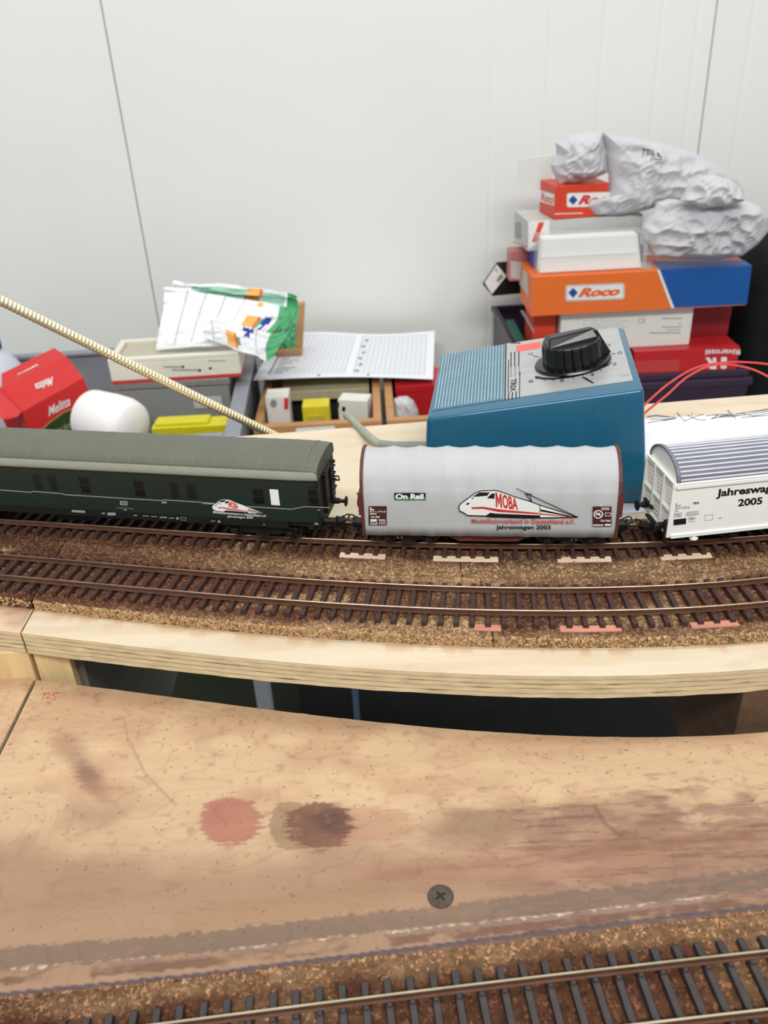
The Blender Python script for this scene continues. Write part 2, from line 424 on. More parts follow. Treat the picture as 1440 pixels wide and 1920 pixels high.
# red pencil number
m_redpen = mat('red_pencil', (214, 110, 84), rough=0.8, var=0.1)
pl_front = ((0, 0, -28), (0, 0, 1))
st = []
for s_ in ([(77, 1302), (84, 1301)], [(84, 1298), (80, 1312)], [(84, 1303), (90, 1299), (94, 1302), (88, 1309), (97, 1309)], [(107, 1299), (101, 1300), (99, 1304), (105, 1306), (103, 1311), (97, 1313)], [(105, 1300), (117, 1298)]):
    st += ribbon(s_, 1.6)
o = decal('pencil_number', m_redpen, fb, pl_front, st, .06); o['label'] = 'red pencilled number'
# countersunk screw
sc = at(826, 1681, -28)
def crossd(u, v, R=4.6):
    a = (abs(u) < .55 and abs(v) < 2.0) or (abs(v) < .55 and abs(u) < 2.0)
    return a
t = thing('screw', 'grey countersunk cross-head screw sunk in the stained foreground board', 'screw', sc)
oc = [(4.6*math.cos(2*math.pi*k/40), 4.6*math.sin(2*math.pi*k/40)) for k in range(40)]
arm = [(.5, .5), (.5, 2.0), (-.5, 2.0), (-.5, .5), (-2.0, .5), (-2.0, -.5), (-.5, -.5), (-.5, -2.0), (.5, -2.0), (.5, -.5), (2.0, -.5), (2.0, .5)]
rc, rs = math.cos(.6), math.sin(.6); arm = [(u*rc-v*rs, u*rs+v*rc) for u, v in arm]
flat = [Vector((u, v, .3)) for u, v in oc]+[Vector((u, v, .3)) for u, v in arm]
g = G(); g.add(flat, tessellate_polygon([flat[:40], flat[40:]])); g.loft([[(u*1.0, v*1.0, .3) for u, v in oc], [(u*1.02, v*1.02, -.6) for u, v in oc]], caps=False); g.loft([[(u, v, .3) for u, v in arm], [(u*.7, v*.7, -1.8) for u, v in arm]], caps=False)
g.build('screw_head', mat('zinc_dull', (82, 72, 63), rough=0.5, metal=0.5, var=.25, scale=500), t)
g = G(); g.lathe([(0.05, .04), (2.1, .04), (2.1, .1), (0.05, .1)], 16); g.build('drive_recess', mat('recess', (20, 16, 14)), t)

# ================================================================ cork underlay
def cork_material():
    m = mat('cork', rough=0.9, var=0.12, scale=700, attr=True, spec=.2)
    N, L = m.node_tree.nodes, m.node_tree.links; p = N['Principled BSDF']
    vo = N.new('ShaderNodeTexVoronoi'); vo.inputs['Scale'].default_value = 430; vo.inputs['Randomness'].default_value = 1
    tc = [n for n in N if n.type == 'TEX_COORD'][0]; L.new(tc.outputs['Object'], vo.inputs['Vector'])
    sx = N.new('ShaderNodeSeparateColor'); L.new(vo.outputs['Color'], sx.inputs['Color'])
    mr = N.new('ShaderNodeMapRange'); mr.inputs['To Min'].default_value = .72; mr.inputs['To Max'].default_value = 1.2; L.new(sx.outputs['Red'], mr.inputs['Value'])
    sc_ = N.new('ShaderNodeVectorMath'); sc_.operation = 'SCALE'
    src = p.inputs['Base Color'].links[0].from_socket; L.new(src, sc_.inputs[0]); L.new(mr.outputs['Result'], sc_.inputs['Scale']); L.new(sc_.outputs['Vector'], p.inputs['Base Color'])
    b = N.new('ShaderNodeBump'); b.inputs['Strength'].default_value = .5; b.inputs['Distance'].default_value = .0008; L.new(sx.outputs['Green'], b.inputs['Height']); L.new(b.outputs['Normal'], p.inputs['Normal'])
    return m
m_cork = cork_material()
m_gran = mat('cork_granule', rough=0.9, var=0.15, scale=900, attr=True, spec=.2)
rng = np.random.default_rng(11)
def cork_color(x, y, fresh, track_ds, spread):
    n = fbm(x*.06+3, y*.1); n2 = fbm(x*.02+40, y*.04+8)
    c = np.tile(np.array(lin((166, 132, 98))), (len(x), 1))
    c = mixc(c, (186, 152, 116), sm(.45, .7, n)*.6)
    k = np.zeros(len(x))
    for d in track_ds: k = np.maximum(k, (1-sm(14, spread, np.abs(d)+(n-.5)*8))*sm(.25, .45, n2+.06))
    left = 1-sm(-190, -20, x+(n2-.5)*160)
    k = np.clip(k*.85+left*.8*sm(.22, .42, n2+.05), 0, .9)
    c = mixc(c, (100, 62, 46), k)
    return c
OCT = np.array([(1,0,0),(-1,0,0),(0,1,0),(0,-1,0),(0,0,1),(0,0,-1)], float)
OF = np.array([(0,2,4),(2,1,4),(1,3,4),(3,0,4),(2,0,5),(1,2,5),(3,1,5),(0,3,5)])
def granules(name, pos, size, colr, parent):
    n = len(pos); A = rng.normal(size=(n, 3, 3)); Q = np.linalg.qr(A)[0]
    sc3 = size[:, None]*rng.uniform(.55, 1.0, (n, 3))
    V = np.einsum('nij,nkj->nki', Q, OCT[None]*sc3[:, None, :])+rng.normal(size=(n, 6, 3))*size[:, None, None]*.12+pos[:, None, :]
    F = (OF[None]+np.arange(n)[:, None, None]*6).reshape(-1, 3)
    g = G(); g.v = V.reshape(-1, 3).tolist(); g.f = F.tolist(); g.c = np.repeat(colr, 6, 0)
    o = g.build(name, m_gran, parent, fix=False); o['kind'] = 'stuff'; return o
def cork_slab(label, fa, fb_, x0, x1, z0, z1, dfun, spread, nt, ne, gs=1.0):
    t = thing('cork_underlay', label, 'cork sheet')
    xs = np.linspace(x0, x1, max(4, int((x1-x0)/2.0))); rows = 30; tt = np.linspace(0, 1, rows)
    ya, yb = fa(xs)+.7, fb_(xs)
    rough = (fbm(xs*.5, xs*0+z1*3)-.5)*1.4
    P = [[(a, b+r, z0) for a, b, r in zip(xs, fa(xs), rough)], [(a, b+r*.7+.3, z1-.5) for a, b, r in zip(xs, fa(xs), rough)]]
    P += [[(a, y1+(y2-y1)*q, z1) for a, y1, y2 in zip(xs, ya, yb)] for q in tt] + [[(a, b, z0) for a, b in zip(xs, yb)]]
    g = G(); g.grid(P); w = len(xs); e = len(P)
    g.f.append(tuple(i*w for i in reversed(range(e)))); g.f.append(tuple(i*w+w-1 for i in range(e)))
    A = np.array(g.v); g.c = cork_color(A[:, 0], A[:, 1], 0, dfun(A[:, 0], A[:, 1]), spread)*.5
    g.build('sheet', m_cork, t, fix=True)
    xr = rng.uniform(x0+.3, x1-.3, nt); q = rng.uniform(0, 1, nt); yr = fa(xr)+.6+(fb_(xr)-fa(xr)-1.2)*q
    sz = rng.uniform(.75, 1.75, nt)*gs; pos = np.stack([xr, yr, z1+.12-sz*.42+rng.uniform(-.12, .12, nt)], 1)
    cc = cork_color(xr, yr, 1, dfun(xr, yr), spread)*rng.choice([.6, .85, 1.0, 1.15, 1.3], nt, p=[.1, .22, .32, .24, .12])[:, None]
    if ne:
        xe = rng.uniform(x0+.3, x1-.3, ne); ze = rng.uniform(z0+.3, z1, ne); ye = fa(xe)+rng.uniform(-.15, .7, ne)
        se = rng.uniform(.55, 1.3, ne)*gs; pos = np.concatenate([pos, np.stack([xe, ye, ze-.2], 1)]); sz = np.concatenate([sz, se])
        ce = np.tile(np.array(lin((184, 150, 110))), (ne, 1))*rng.choice([.5, .8, 1.0, 1.2], ne, p=[.16, .24, .35, .25])[:, None]
        cc = np.concatenate([cc, ce])
    granules('cork_granules', pos, sz, cc, t)
cm = lambda x: near_mid(x)+8.65
cu_ = lambda x: near_up(x)+8.65
split = lambda x: near_mid(x)+32.5
backc = lambda x: near_up(x)+31+(fbm(np.asarray(x, float)*.05, np.asarray(x, float)*0)-.5)*2
dist_b = lambda x, y: [y-cm(x), y-cu_(x)]
for x0, x1, where, nt, ne in ((-470, JX-.4, 'left of the board joint', 5600, 1700), (JX+.4, 43.6, 'along the left half of the empty track', 9500, 4200), (44.2, 420, 'along the right half of the empty track', 10000, 4600)):
    cork_slab('brown painted cork strip under the sleepers '+where, cork_edge, lambda x: split(x)-.25, x0, x1, 0, 5, dist_b, 24, nt, ne)
for x0, x1, where, nt in ((-470, JX-.4, 'under the far left end of the green coach', 4900), (JX+.4, 35.7, 'under the green coach and the grey wagon', 9000), (36.2, 420, 'under the grey and the white wagon', 10000)):
    cork_slab('cork strip '+where, lambda x: split(x)+.25, backc, x0, x1, 0, 5, dist_b, 23, nt, 0)
ffc = lambda x: far_front(x)-8.65
fedge = curve([(0, 1883), (360, 1846), (720, 1805), (1080, 1764), (1440, 1718)], -28, 2)
# the foreground strip: its visible edge is the far one, so it is laid mirrored
def mirrored_strip():
    t = thing('cork_underlay', 'coarse cork strip under the foreground track', 'cork sheet')
    x0, x1 = -460, 400; xs = np.linspace(x0, x1, 400); tt = np.linspace(0, 1, 30); z0, z1 = -28, -23.5
    rough = (fbm(xs*.5, xs*0+9)-.5)*1.0; fe = fedge(xs)-.8
    P = [[(a, b+r, z0) for a, b, r in zip(xs, fe, rough)], [(a, b+r-.4, z1-.4) for a, b, r in zip(xs, fe, rough)]]
    P += [[(a, b-.8-(b-70)*q, z1) for a, b in zip(xs, fe)] for q in tt]+[[(a, 69, z0) for a in xs]]
    g = G(); g.grid(P); w = len(xs); e = len(P); g.f.append(tuple(i*w for i in range(e))); g.f.append(tuple(i*w+w-1 for i in reversed(range(e))))
    dfun = lambda x, y: [y-ffc(x)]
    A = np.array(g.v); g.c = cork_color(A[:, 0], A[:, 1], 0, dfun(A[:, 0], A[:, 1]), 22)*np.array([.46, .42, .4]); g.build('sheet', m_cork, t)
    nt = 30000; xr = rng.uniform(x0, x1, nt); yr = 95+(fedge(xr)-96)*rng.uniform(0, 1, nt); k = yr < fedge(xr)-.8; xr, yr = xr[k], yr[k]; nt = len(xr)
    sz = rng.uniform(.9, 1.9, nt); cc = cork_color(xr, yr, 1, dfun(xr, yr), 22)*rng.choice([.5, .8, 1.0, 1.15, 1.3], nt)[:, None]*np.array([.84, .77, .74])
    pos = np.stack([xr, yr, z1-sz*.4], 1)
    ne = 3600; xe = rng.uniform(x0, x1, ne); ye = fedge(xe)-.9; pos = np.concatenate([pos, np.stack([xe, ye, rng.uniform(z0+.4, z1, ne)], 1)]); sz = np.concatenate([sz, rng.uniform(.6, 1.4, ne)])
    cc = np.concatenate([cc, np.tile(np.array(lin((166, 122, 92))), (ne, 1))*rng.choice([.5, .8, 1.0, 1.2], ne)[:, None]])
    granules('cork_granules', pos, sz, cc, t)
mirrored_strip()

# ================================================================ tracks
m_sleeper = mat('sleeper_brown', (66, 46, 40), rough=0.6, var=0.2, scale=260, bump=.1, spec=.35)
m_sleeper_f = mat('sleeper_charcoal', (52, 45, 46), rough=0.42, var=0.25, scale=180, spec=.5)
m_rail = mat('rail_rust', (104, 72, 56), rough=0.5, metal=0.3, var=0.2, scale=150)
m_railhead = mat('rail_head', (176, 148, 126), rough=0.3, metal=0.85, var=0.25, scale=60)
m_railhead_f = mat('rail_head_nickel', (168, 158, 132), rough=0.28, metal=0.85, var=0.2, scale=60)
def sleeper_mesh(name, m):
    g = G()
    for (a, b, z0, z1, i) in ((1.3, 15.6, 0, 2.1, .22),):
        g.hexa([(-a,-b,z0),(a,-b,z0),(a,b,z0),(-a,b,z0),(-a+i,-b+.4,z1),(a-i,-b+.4,z1),(a-i,b-.4,z1),(-a+i,b-.4,z1)])
    for s in (-1, 1):
        for q in (-1.75, 1.75): g.box(-.75, .75, s*8.65+q-.6, s*8.65+q+.6, 2.05, 2.75)
        g.box(-.95, .95, s*8.65-2.4, s*8.65+2.4, 2.05, 2.3)
    return g.mesh(name, m, bevel=0.18, seg=1)
RAILP = [(-1.0, 0), (1.0, 0), (1.0, .28), (.3, .5), (.3, 1.55), (.42, 1.75), (.42, 2.1), (-.42, 2.1), (-.42, 1.75), (-.3, 1.55), (-.3, .5), (-1.0, .28)]
HEADP = [(-.42, 2.1), (.42, 2.1), (.42, 2.42), (.3, 2.55), (-.3, 2.55), (-.42, 2.42)]
def sweep(prof, path, z, lat=0):
    dx = np.gradient(path[:, 0]); dy = np.gradient(path[:, 1]); l = np.hypot(dx, dy); nx, ny = -dy/l, dx/l
    g = G(); g.loft([[(x+a*(u+lat), y+b*(u+lat), z+v) for u, v in prof] for (x, y), a, b in zip(path, nx, ny)]); return g
def track(label, near, d0, z0, sm_, hm, x0, x1, phase=0.0, pins=(), spacing=6.85):
    t = thing('railway_track', label, 'railway track'); rb = z0+2.3
    cpath = offset(near, d0, x0, x1)
    for s in (-1, 1):
        r = sweep(RAILP, cpath, rb, s*8.65).build('rail', m_rail, t)
        sweep(HEADP, cpath, rb, s*8.65).build('rail_head', hm, r, smooth=.6)
    L = arclen(cpath)[-1]; me = sleeper_mesh('sleeper', sm_)
    s = np.arange(3+phase, L-2, spacing); X, Y, A = along(cpath, s)
    for x, y, a in zip(X, Y, A):
        o = bpy.data.objects.new('sleeper', me); col.objects.link(o); o.parent = t
        o.location = (x*S, y*S, z0*S); o.rotation_euler = (0, 0, a+random.uniform(-.012, .012))
    for px, py in pins:
        p = at(px, py, z0+2); g = G(); g.lathe([(.05, -2), (.35, -2), (.35, .2), (.95, .2), (1.0, .45), (.7, .8), (.05, .9)], 12, Matrix.Translation(Vector(p)))
        g.build('track_pin', m_sleeper, t, smooth=.8)
    return t, cpath
random.seed(5)
ZS = RT_U-2.55-2.3
trk_up, path_up = track('brown curved model railway track the train stands on', near_up, 8.65, ZS, m_sleeper, m_railhead, -470, 420, 0, [(671, 999)])
trk_mid, path_mid = track('brown curved empty model railway track in front of the train', near_mid, 8.65, ZS, m_sleeper, m_railhead, -470, 420, 2, [(665, 1113), (1324, 1120)])
trk_f, path_f = track('dark grey model railway track cut off at the bottom foreground', far_front, -8.65, -23.3, m_sleeper_f, m_railhead_f, -460, 400, 1, [], 7.05)
# thin wooden shims pushed under sleeper ends
m_shim = mat('shim_wood', (232, 206, 180), rough=.7, var=.12, scale=200, stretch=(.2, 1, 1))
m_shimr = mat('shim_stained', (196, 132, 110), rough=.7, var=.15, scale=200, stretch=(.2, 1, 1))
def shim(label, px0, px1, py, near, m, gr):
    a = at(px0, py, 5.2); b = at(px1, py, 5.2)
    xs = np.linspace(a[0], b[0], 8); path = offset(near, -8.0, a[0], b[0], (b[0]-a[0])/7)
    g = sweep([(-1.1, 0), (3.0, 0), (3.0, .8), (-1.1, .75)], path, 5.0)
    tag(g.build('wooden_shim', m, bevel=.1, seg=1), label, 'shim', gr)
for p in ((642, 727, 'below the gap between green coach and grey wagon'), (815, 935, 'below the middle of the grey wagon'), (1043, 1143, 'below the right bogie of the grey wagon'), (1235, 1332, 'below the white wagon')):
    shim('pale wooden shim under the sleepers '+p[2], p[0], p[1], 1040, near_up, m_shim, 'shims under the train track')
for p in ((890, 940, 'short reddish shim under the empty track left of the cork joint'), (1047, 1160, 'long reddish shim under the near sleeper ends of the empty track'), (1290, 1380, 'pinkish shim under the right part of the empty track')):
    shim(p[2], p[0], p[1], 1165, near_mid, m_shimr, 'shims under the empty track')

# ================================================================ the train
m_black = mat('black_plastic', (24, 25, 25), rough=.5, var=.15, scale=200)
m_wheel = mat('wheel_steel', (58, 54, 50), rough=.4, metal=.6, var=.2)
m_white = mat('print_white', (238, 240, 236), rough=.5, var=.02)
m_ink = mat('print_black', (18, 18, 18), rough=.5, var=.05)
m_redp = mat('print_red', (206, 52, 44), rough=.5, var=.06)
m_redt = mat('print_pale_red', (204, 88, 80), rough=.5, var=.06)
m_greenp = mat('print_green', (58, 128, 72), rough=.5, var=.05)
m_brownp = mat('print_brown', (76, 36, 34), rough=.5, var=.05)
m_greyp = mat('print_grey', (150, 154, 146), rough=.5, var=.05)
def wagon_frame(xa, xb):
    ya = np.interp(xa, path_up[:, 0], path_up[:, 1]); yb = np.interp(xb, path_up[:, 0], path_up[:, 1])
    return frame(((xa+xb)/2, (ya+yb)/2, RT_U), math.atan2(yb-ya, xb-xa))
RX90 = Matrix.Rotation(-math.pi/2, 4, 'X'); RY90 = Matrix.Rotation(math.pi/2, 4, 'Y')
def wheelset(parent, x, r):
    g = G()
    for s in (-1, 1):
        g.lathe([(.6, -.3), (r-1.6, -.2), (r-1.2, -.9), (r, -.9), (r, .9), (r+.9, 1.1), (r+.9, 1.6), (r-1, 1.6), (1.2, 1.0), (.6, 1.0)], 28,
                Matrix.Translation((x, s*8.6, r)) @ (RX90 if s < 0 else Matrix.Rotation(math.pi/2, 4, 'X')))
    g.lathe([(.7, -12.6), (.7, 12.6)], 8, Matrix.Translation((x, 0, r)) @ RX90)
    return g.build('wheelset', m_wheel, parent, smooth=.6)
def bogie(parent, xc, wb, r, fr=None, top=11.0):
    h = wb/2; g = G()
    for s in (-1, 1):
        y0, y1 = s*11.6, s*13.0
        prof = [(-h-4.5, r+1.2), (-h-2.2, r+2.2), (-h+2.5, r+2.2), (-h+5, r-1.2), (h-5, r-1.2), (h-2.5, r+2.2), (h+2.2, r+2.2), (h+4.5, r+1.2), (h+4.5, r+3.4), (-h-4.5, r+3.4)]
        g.prism(prof, min(y0, y1), max(y0, y1), lambda u, v, a: (xc+u, a, v))
        for q in (-h, h):
            g.box(xc+q-1.7, xc+q+1.7, min(y1, y1+s*1.1), max(y1, y1+s*1.1), r-1.9, r+1.6)
            g.lathe([(.1, 0), (1.2, 0), (1.0, .6), (.1, .8)], 12, Matrix.Translation((xc+q, y1+s*1.1, r)) @ Matrix.Rotation(math.pi/2*(1 if s < 0 else -1), 4, 'X'))
            for e in (-2.7, 2.7): g.tube([(xc+q+e, s*12.4, r-1.2), (xc+q+e, s*12.4, r+2.2)], .75, 8)
        for e in (-1.6, 0, 1.6): g.tube([(xc+e, s*12.9, r-1.5), (xc+e, s*12.9, r+2.6)], .7, 8)
        g.box(xc-3.6, xc+3.6, min(s*12.2, s*13.6), max(s*12.2, s*13.6), r-2.4, r-1.4)
    g.box(xc-3, xc+3, -12, 12, r+.5, r+3.2); g.lathe([(3, r+3), (3, top)], 12, Matrix.Translation((xc, 0, 0)))
    b = g.build('bogie_frame', fr or m_black, parent)
    for q in (-h, h): wheelset(parent, xc+q, r)
    return b
def buffer(parent, x, y, z, dirx, l=6.4, m=None):
    g = G(); g.lathe([(1.6, 0), (1.6, l*.45), (1.05, l*.45), (1.05, l-1.0), (2.6, l-.9), (2.75, l-.3), (2.2, l), (.1, l+.15)], 20, Matrix.Translation((x, y, z)) @ Matrix.Rotation(math.pi/2*dirx, 4, 'Y'))
    return g.build('buffer', m or m_black, parent, smooth=.6)
def coupler(parent, x, dirx, l=7.5):
    g = G(); d = dirx
    g.box(min(x-d*6, x+d*l*.6), max(x-d*6, x+d*l*.6), -1.6, 1.6, 4.6, 6.6)
    g.box(min(x+d*l*.5, x+d*l), max(x+d*l*.5, x+d*l), -2.6, 2.6, 4.2, 7.4)
    g.tube([(x+d*l*.6, -3, 6.5), (x+d*(l+1.5), -3.4, 8.6), (x+d*(l+2.6), -2, 9), (x+d*(l+2.6), 2, 9), (x+d*(l+1.5), 3.4, 8.6), (x+d*l*.6, 3, 6.5)], .38, 7)
    g.tube([(x+d*1, -4, 9.5), (x+d*3, -4.5, 6.0), (x+d*5, -4.2, 4.2), (x+d*6.5, -3.6, 5.2)], .45, 7)
    return g.build('coupler', m_black, parent, bevel=0)

z5 = lambda x, y: (x*420/1440, 810+y*420/1440)
z6 = lambda x, y: (360+x*340/1440, 810+y*340/1440)
z7 = lambda x, y: (660+x*520/1440, 820+y*520/1440)
z8 = lambda x, y: (1140+x*300/1440, 800+y*300/1440)
def train_logo(parent, plane, T, panto, k):
    body = [(555,358),(562,344),(600,315),(640,286),(668,275),(745,272),(775,280),(840,304),(920,328),(975,349),(1172,411),(1100,413),(900,415),(720,409),(690,405),(600,402),(576,386),(560,380)]
    P = lambda pts: [T(*p) for p in pts]
    R = lambda pts, w: [P(q) for q in ribbon(pts, w)]
    ob_ = .45 if panto else 0.0
    decal('train_logo', m_white, parent, plane, [P(body)], .10+ob_)['label'] = 'white express train emblem'
    blk = R(body+body[:1], k)+[P([(626,306),(662,282),(716,283),(702,300),(655,304)]), P([(700,313),(726,288),(742,289),(738,316)]), P([(590,346),(600,336),(612,338),(602,348)]), P([(618,314),(630,308),(628,318)])]
    blk += [P([(690,406),(718,388),(740,392),(975,402),(975,416),(720,412)]), P([(978,370),(1168,411),(1130,409),(978,381)])]+R([(975, 350), (975, 410)], k*.7)
    if panto: blk += R([(852, 262), (1168, 410)], 4)+R([(932, 332), (905, 296), (922, 291), (932, 330)], 4)+R([(898, 290), (932, 292)], 4)
    decal('logo_outline', m_ink, parent, plane, blk, .16+ob_)
    decal('logo_stripe', m_redp, parent, plane, [P([(620,360),(680,357),(770,371),(970,389),(970,397),(760,384),(680,368),(622,369)]), P([(978,391),(1150,410),(1130,411),(978,398)])], .18+ob_)
    q = [T(747, 358), T(862, 376), T(857, 312), T(744, 281)]
    Lq = lambda a, b: tuple((1-b)*((1-a)*np.array(q[0])+a*np.array(q[1]))+b*((1-a)*np.array(q[3])+a*np.array(q[2])))
    em = [(0, 0), (0, 1), (.07, 1), (.14, .5), (.21, 1), (.28, 1), (.28, 0), (.21, 0), (.21, .62), (.16, .18), (.12, .18), (.07, .62), (.07, 0)]
    decal('logo_letter', m_redp, parent, plane, [[Lq(*p) for p in em]], .2+ob_)
    text('OBA', m_redp, parent, plane, [Lq(.31, -.02), Lq(1, 0), Lq(1, 1), Lq(.31, 1)], bold=.03, off=.2+ob_)

# ---- green luggage coach
m_green = mat('coach_green', (30, 43, 36), rough=.45, var=.06, scale=60, spec=.4)
m_groof = mat('coach_roof', (96, 98, 87), rough=.5, var=.06, scale=40, spec=.4)
m_gedge = mat('coach_roof_edge', (150, 152, 138), rough=.4, var=.05, spec=.5)
m_dglass = mat('dark_pane', (12, 13, 14), rough=.2, var=.05, spec=.25)
Lc = 236.0
coach = thing('luggage_coach', 'dark green model luggage coach with grey ribbed roof and train emblem', 'model wagon', M=wagon_frame(-26-Lc/2-82, -26-Lc/2+82))
MC = WM[coach.name]; HW = 16.4; hx = Lc/2
plc = ((0, -HW, 0), (0, -1, 0))
cx = lambda px, py: onplane(px, py, MC, *plc)
g = G(); g.loft([[(x, -w, 13.6), (x, -w, 37.6), (x, w, 37.6), (x, w, 13.6)] for x, w in ((-hx, HW), (hx-12, HW), (hx-1, HW-1.0), (hx, HW-1.4))]); g.build('body', m_green, coach, bevel=.3, seg=1)
g = G(); g.loft([[(x, -w, 9.6), (x, -w, 13.6), (x, w, 13.6), (x, w, 9.6)] for x, w in ((-hx+2, HW-.4), (hx-16, HW-.4))]); g.build('solebar', m_black, coach, bevel=.2, seg=1)
g = G(); g.box(hx-18, hx+.3, -HW+2, HW-2, 10.6, 13.6); g.box(hx-1, hx+.8, -HW+2.0, HW-2.0, 9.4, 14.5); g.build('headstock', m_black, coach)
def roof_prof(x, n=16, top=47.0, w=16.5, z0=41.3):
    return [(x, -w*math.cos(math.pi*k/n), z0+(top-z0)*math.sin(math.pi*k/n)**.85) for k in range(n+1)]
g = G(); rings = []
for x, d in ((-hx-.6, 0), (hx-14, 0), (hx-6, -.3), (hx-1, -.9), (hx+1.2, -1.5)):
    q = roof_prof(x, top=47.0+d*.9, z0=41.3+d*.2); rings.append(q+[(x, 16.4, 37.4), (x, -16.4, 37.4)])
g.loft(rings); g.build('roof', m_groof, coach, smooth=.7)
for s in (-1, 1):
    g = G(); g.loft([[(x, s*(16.5-d), 37.2), (x, s*(17.3-d), 37.5), (x, s*(17.7-d), 38.6), (x, s*(17.6-d), 40.2), (x, s*(16.9-d), 41.9), (x, s*(16.2-d), 41.9)] for x, d in ((-hx-.6, 0), (hx-12, 0), (hx-2, .4), (hx+1.2, .8))])
    g.build('roof_edge', m_gedge, coach, smooth=.9)
# thin raised roof seams, measured along the roof edge
sx0 = onplane(*z6(530, 345), MC, (0, -16.9, 0), (0, -1, 0)).x; sx1 = onplane(*z6(180, 325), MC, (0, -16.9, 0), (0, -1, 0)).x
stepx = (sx0-sx1)/2
rp = roof_prof(0)
g = G(); g.loft([[(-.14, y*1.0, z+.01), (.14, y, z+.01), (.12, y*1.004, z+.14), (-.12, y*1.004, z+.14)] for _, y, z in rp[1:-1]]); rme = g.mesh('roof_seam', mat('roof_seam', (122, 124, 110), rough=.5), smooth=.9)
k = 0
x = sx0+stepx*2
while x > -hx+3:
    o = bpy.data.objects.new('roof_seam', rme); col.objects.link(o); o.parent = coach; o.location = (x*S, 0, (-.1*S if x > hx-14 else 0)); x -= stepx
def coach_window(xa, ya, xb, yb, T, kind):
    a, b = cx(*T(xa, ya)), cx(*T(xb, yb)); x0, x1 = a.x, b.x; z1, z0 = min(a.z, 36.8), b.z
    g = G()
    for bx in ((x0-.5, x0, z0-.4, z1+.4), (x1, x1+.5, z0-.4, z1+.4), (x0, x1, z0-.4, z0), (x0, x1, z1, z1+.4)): g.box(bx[0], bx[1], -HW-.16, -HW+.3, bx[2], bx[3])
    if kind != 'white': g.box(x0, x1, -HW-.12, -HW+.2, (z0+z1)/2-.2, (z0+z1)/2+.2)
    w = g.build('window', m_green, coach)
    g = G()
    if kind == 'louvre':
        for i in range(5): u = x0+(x1-x0)*(i+.5)/5; g.box(u-.25, u+.25, -HW-.14, -HW+.1, z0, z1)
        g.build('louvre', m_black, w)
    g = G(); g.box(x0, x1, -HW-.05, -HW+.1, z0, z1); g.build('pane', m_white if kind == 'white' else m_dglass, w)
for a in ((205, 272, 275, 370, z5, 'louvre'), (305, 278, 375, 375, z5, 'louvre'), (505, 290, 590, 392, z5, ''), (855, 315, 938, 415, z5, ''), (1085, 322, 1155, 425, z5, 'louvre'), (1195, 330, 1270, 432, z5, 'louvre'),
          (478, 450, 578, 572, z6, ''), (614, 452, 700, 583, z6, 'white'), (922, 452, 1004, 572, z6, '')): coach_window(*a)
m_cline = mat('waist_line', (158, 164, 156), rough=.5, var=.04)
l5 = [z5(*p) for p in ((0, 372), (200, 387), (215, 381), (400, 396), (415, 402), (860, 430), (1040, 440), (1060, 436), (1200, 445), (1300, 452), (1420, 462))]
l6 = [z6(*p) for p in ((85, 567), (170, 571))]; l6b = [z6(*p) for p in ((430, 590), (790, 613), (890, 592), (960, 594), (1090, 600))]
decal('waist_line', m_cline, coach, plc, sum([ribbon(q, 1.4) for q in (l5, l6, l6b)], []), .1)
train_logo(coach, plc, lambda X, Y: z6(160+(X-555)*.68, 530+(Y-272)*.74+(X-555)*.022), False, 3)
text('Modellbahnverband in Deutschland e.V.', m_white, coach, plc, [z6(168, 644), z6(592, 676), z6(594, 657), z6(168, 625)], bold=.012)
text('Jahreswagen 2004', m_white, coach, plc, [z6(280, 682), z6(484, 692), z6(486, 672), z6(282, 660)], bold=.012)
decal('emblem_plate', m_greyp, coach, plc, [[z5(*p) for p in ((772, 442), (820, 445), (820, 472), (772, 468))]], .1)
decal('emblem_inner', m_green, coach, plc, [[z5(*p) for p in ((780, 448), (813, 451), (813, 466), (780, 462))]], .14)
text('DB', m_greyp, coach, plc, [z5(782, 461), z5(811, 464), z5(811, 453), z5(782, 450)], bold=.02, off=.17)
text('51 80 92-40 302-6', m_greyp, coach, plc, [z5(748, 490), z5(860, 497), z5(860, 489), z5(748, 481)], off=.12)
marks = [rect(693, 515, 746, 534), rect(655, 516, 678, 524), rect(862, 530, 884, 537), rect(920, 534, 960, 539), rect(975, 538, 1012, 543), rect(1028, 542, 1076, 550), rect(1088, 548, 1122, 553), rect(1135, 545, 1152, 560), rect(1042, 444, 1074, 456), rect(800, 494, 816, 502), rect(1358, 567, 1385, 572), rect(1402, 566, 1418, 580)]
decal('small_marking', m_greyp, coach, ((0, -HW, 0), (0, -1, 0)), [[z5(x, y) for x, y in q] for q in marks]+[[z5(x, y) for x, y in q] for q in ribbon([(1165, 545), (1198, 549), (1198, 566), (1165, 562), (1165, 545)], 3)]+[[z6(x, y) for x, y in q] for q in (rect(972, 722, 1008, 732), rect(985, 714, 996, 720), rect(1000, 612, 1020, 620), rect(568, 728, 582, 736))], .45)
decal('grey_marking', m_greyp, coach, plc, [[z5(x, y) for x, y in ((462, 500), (548, 505), (548, 520), (462, 514))]], .1)
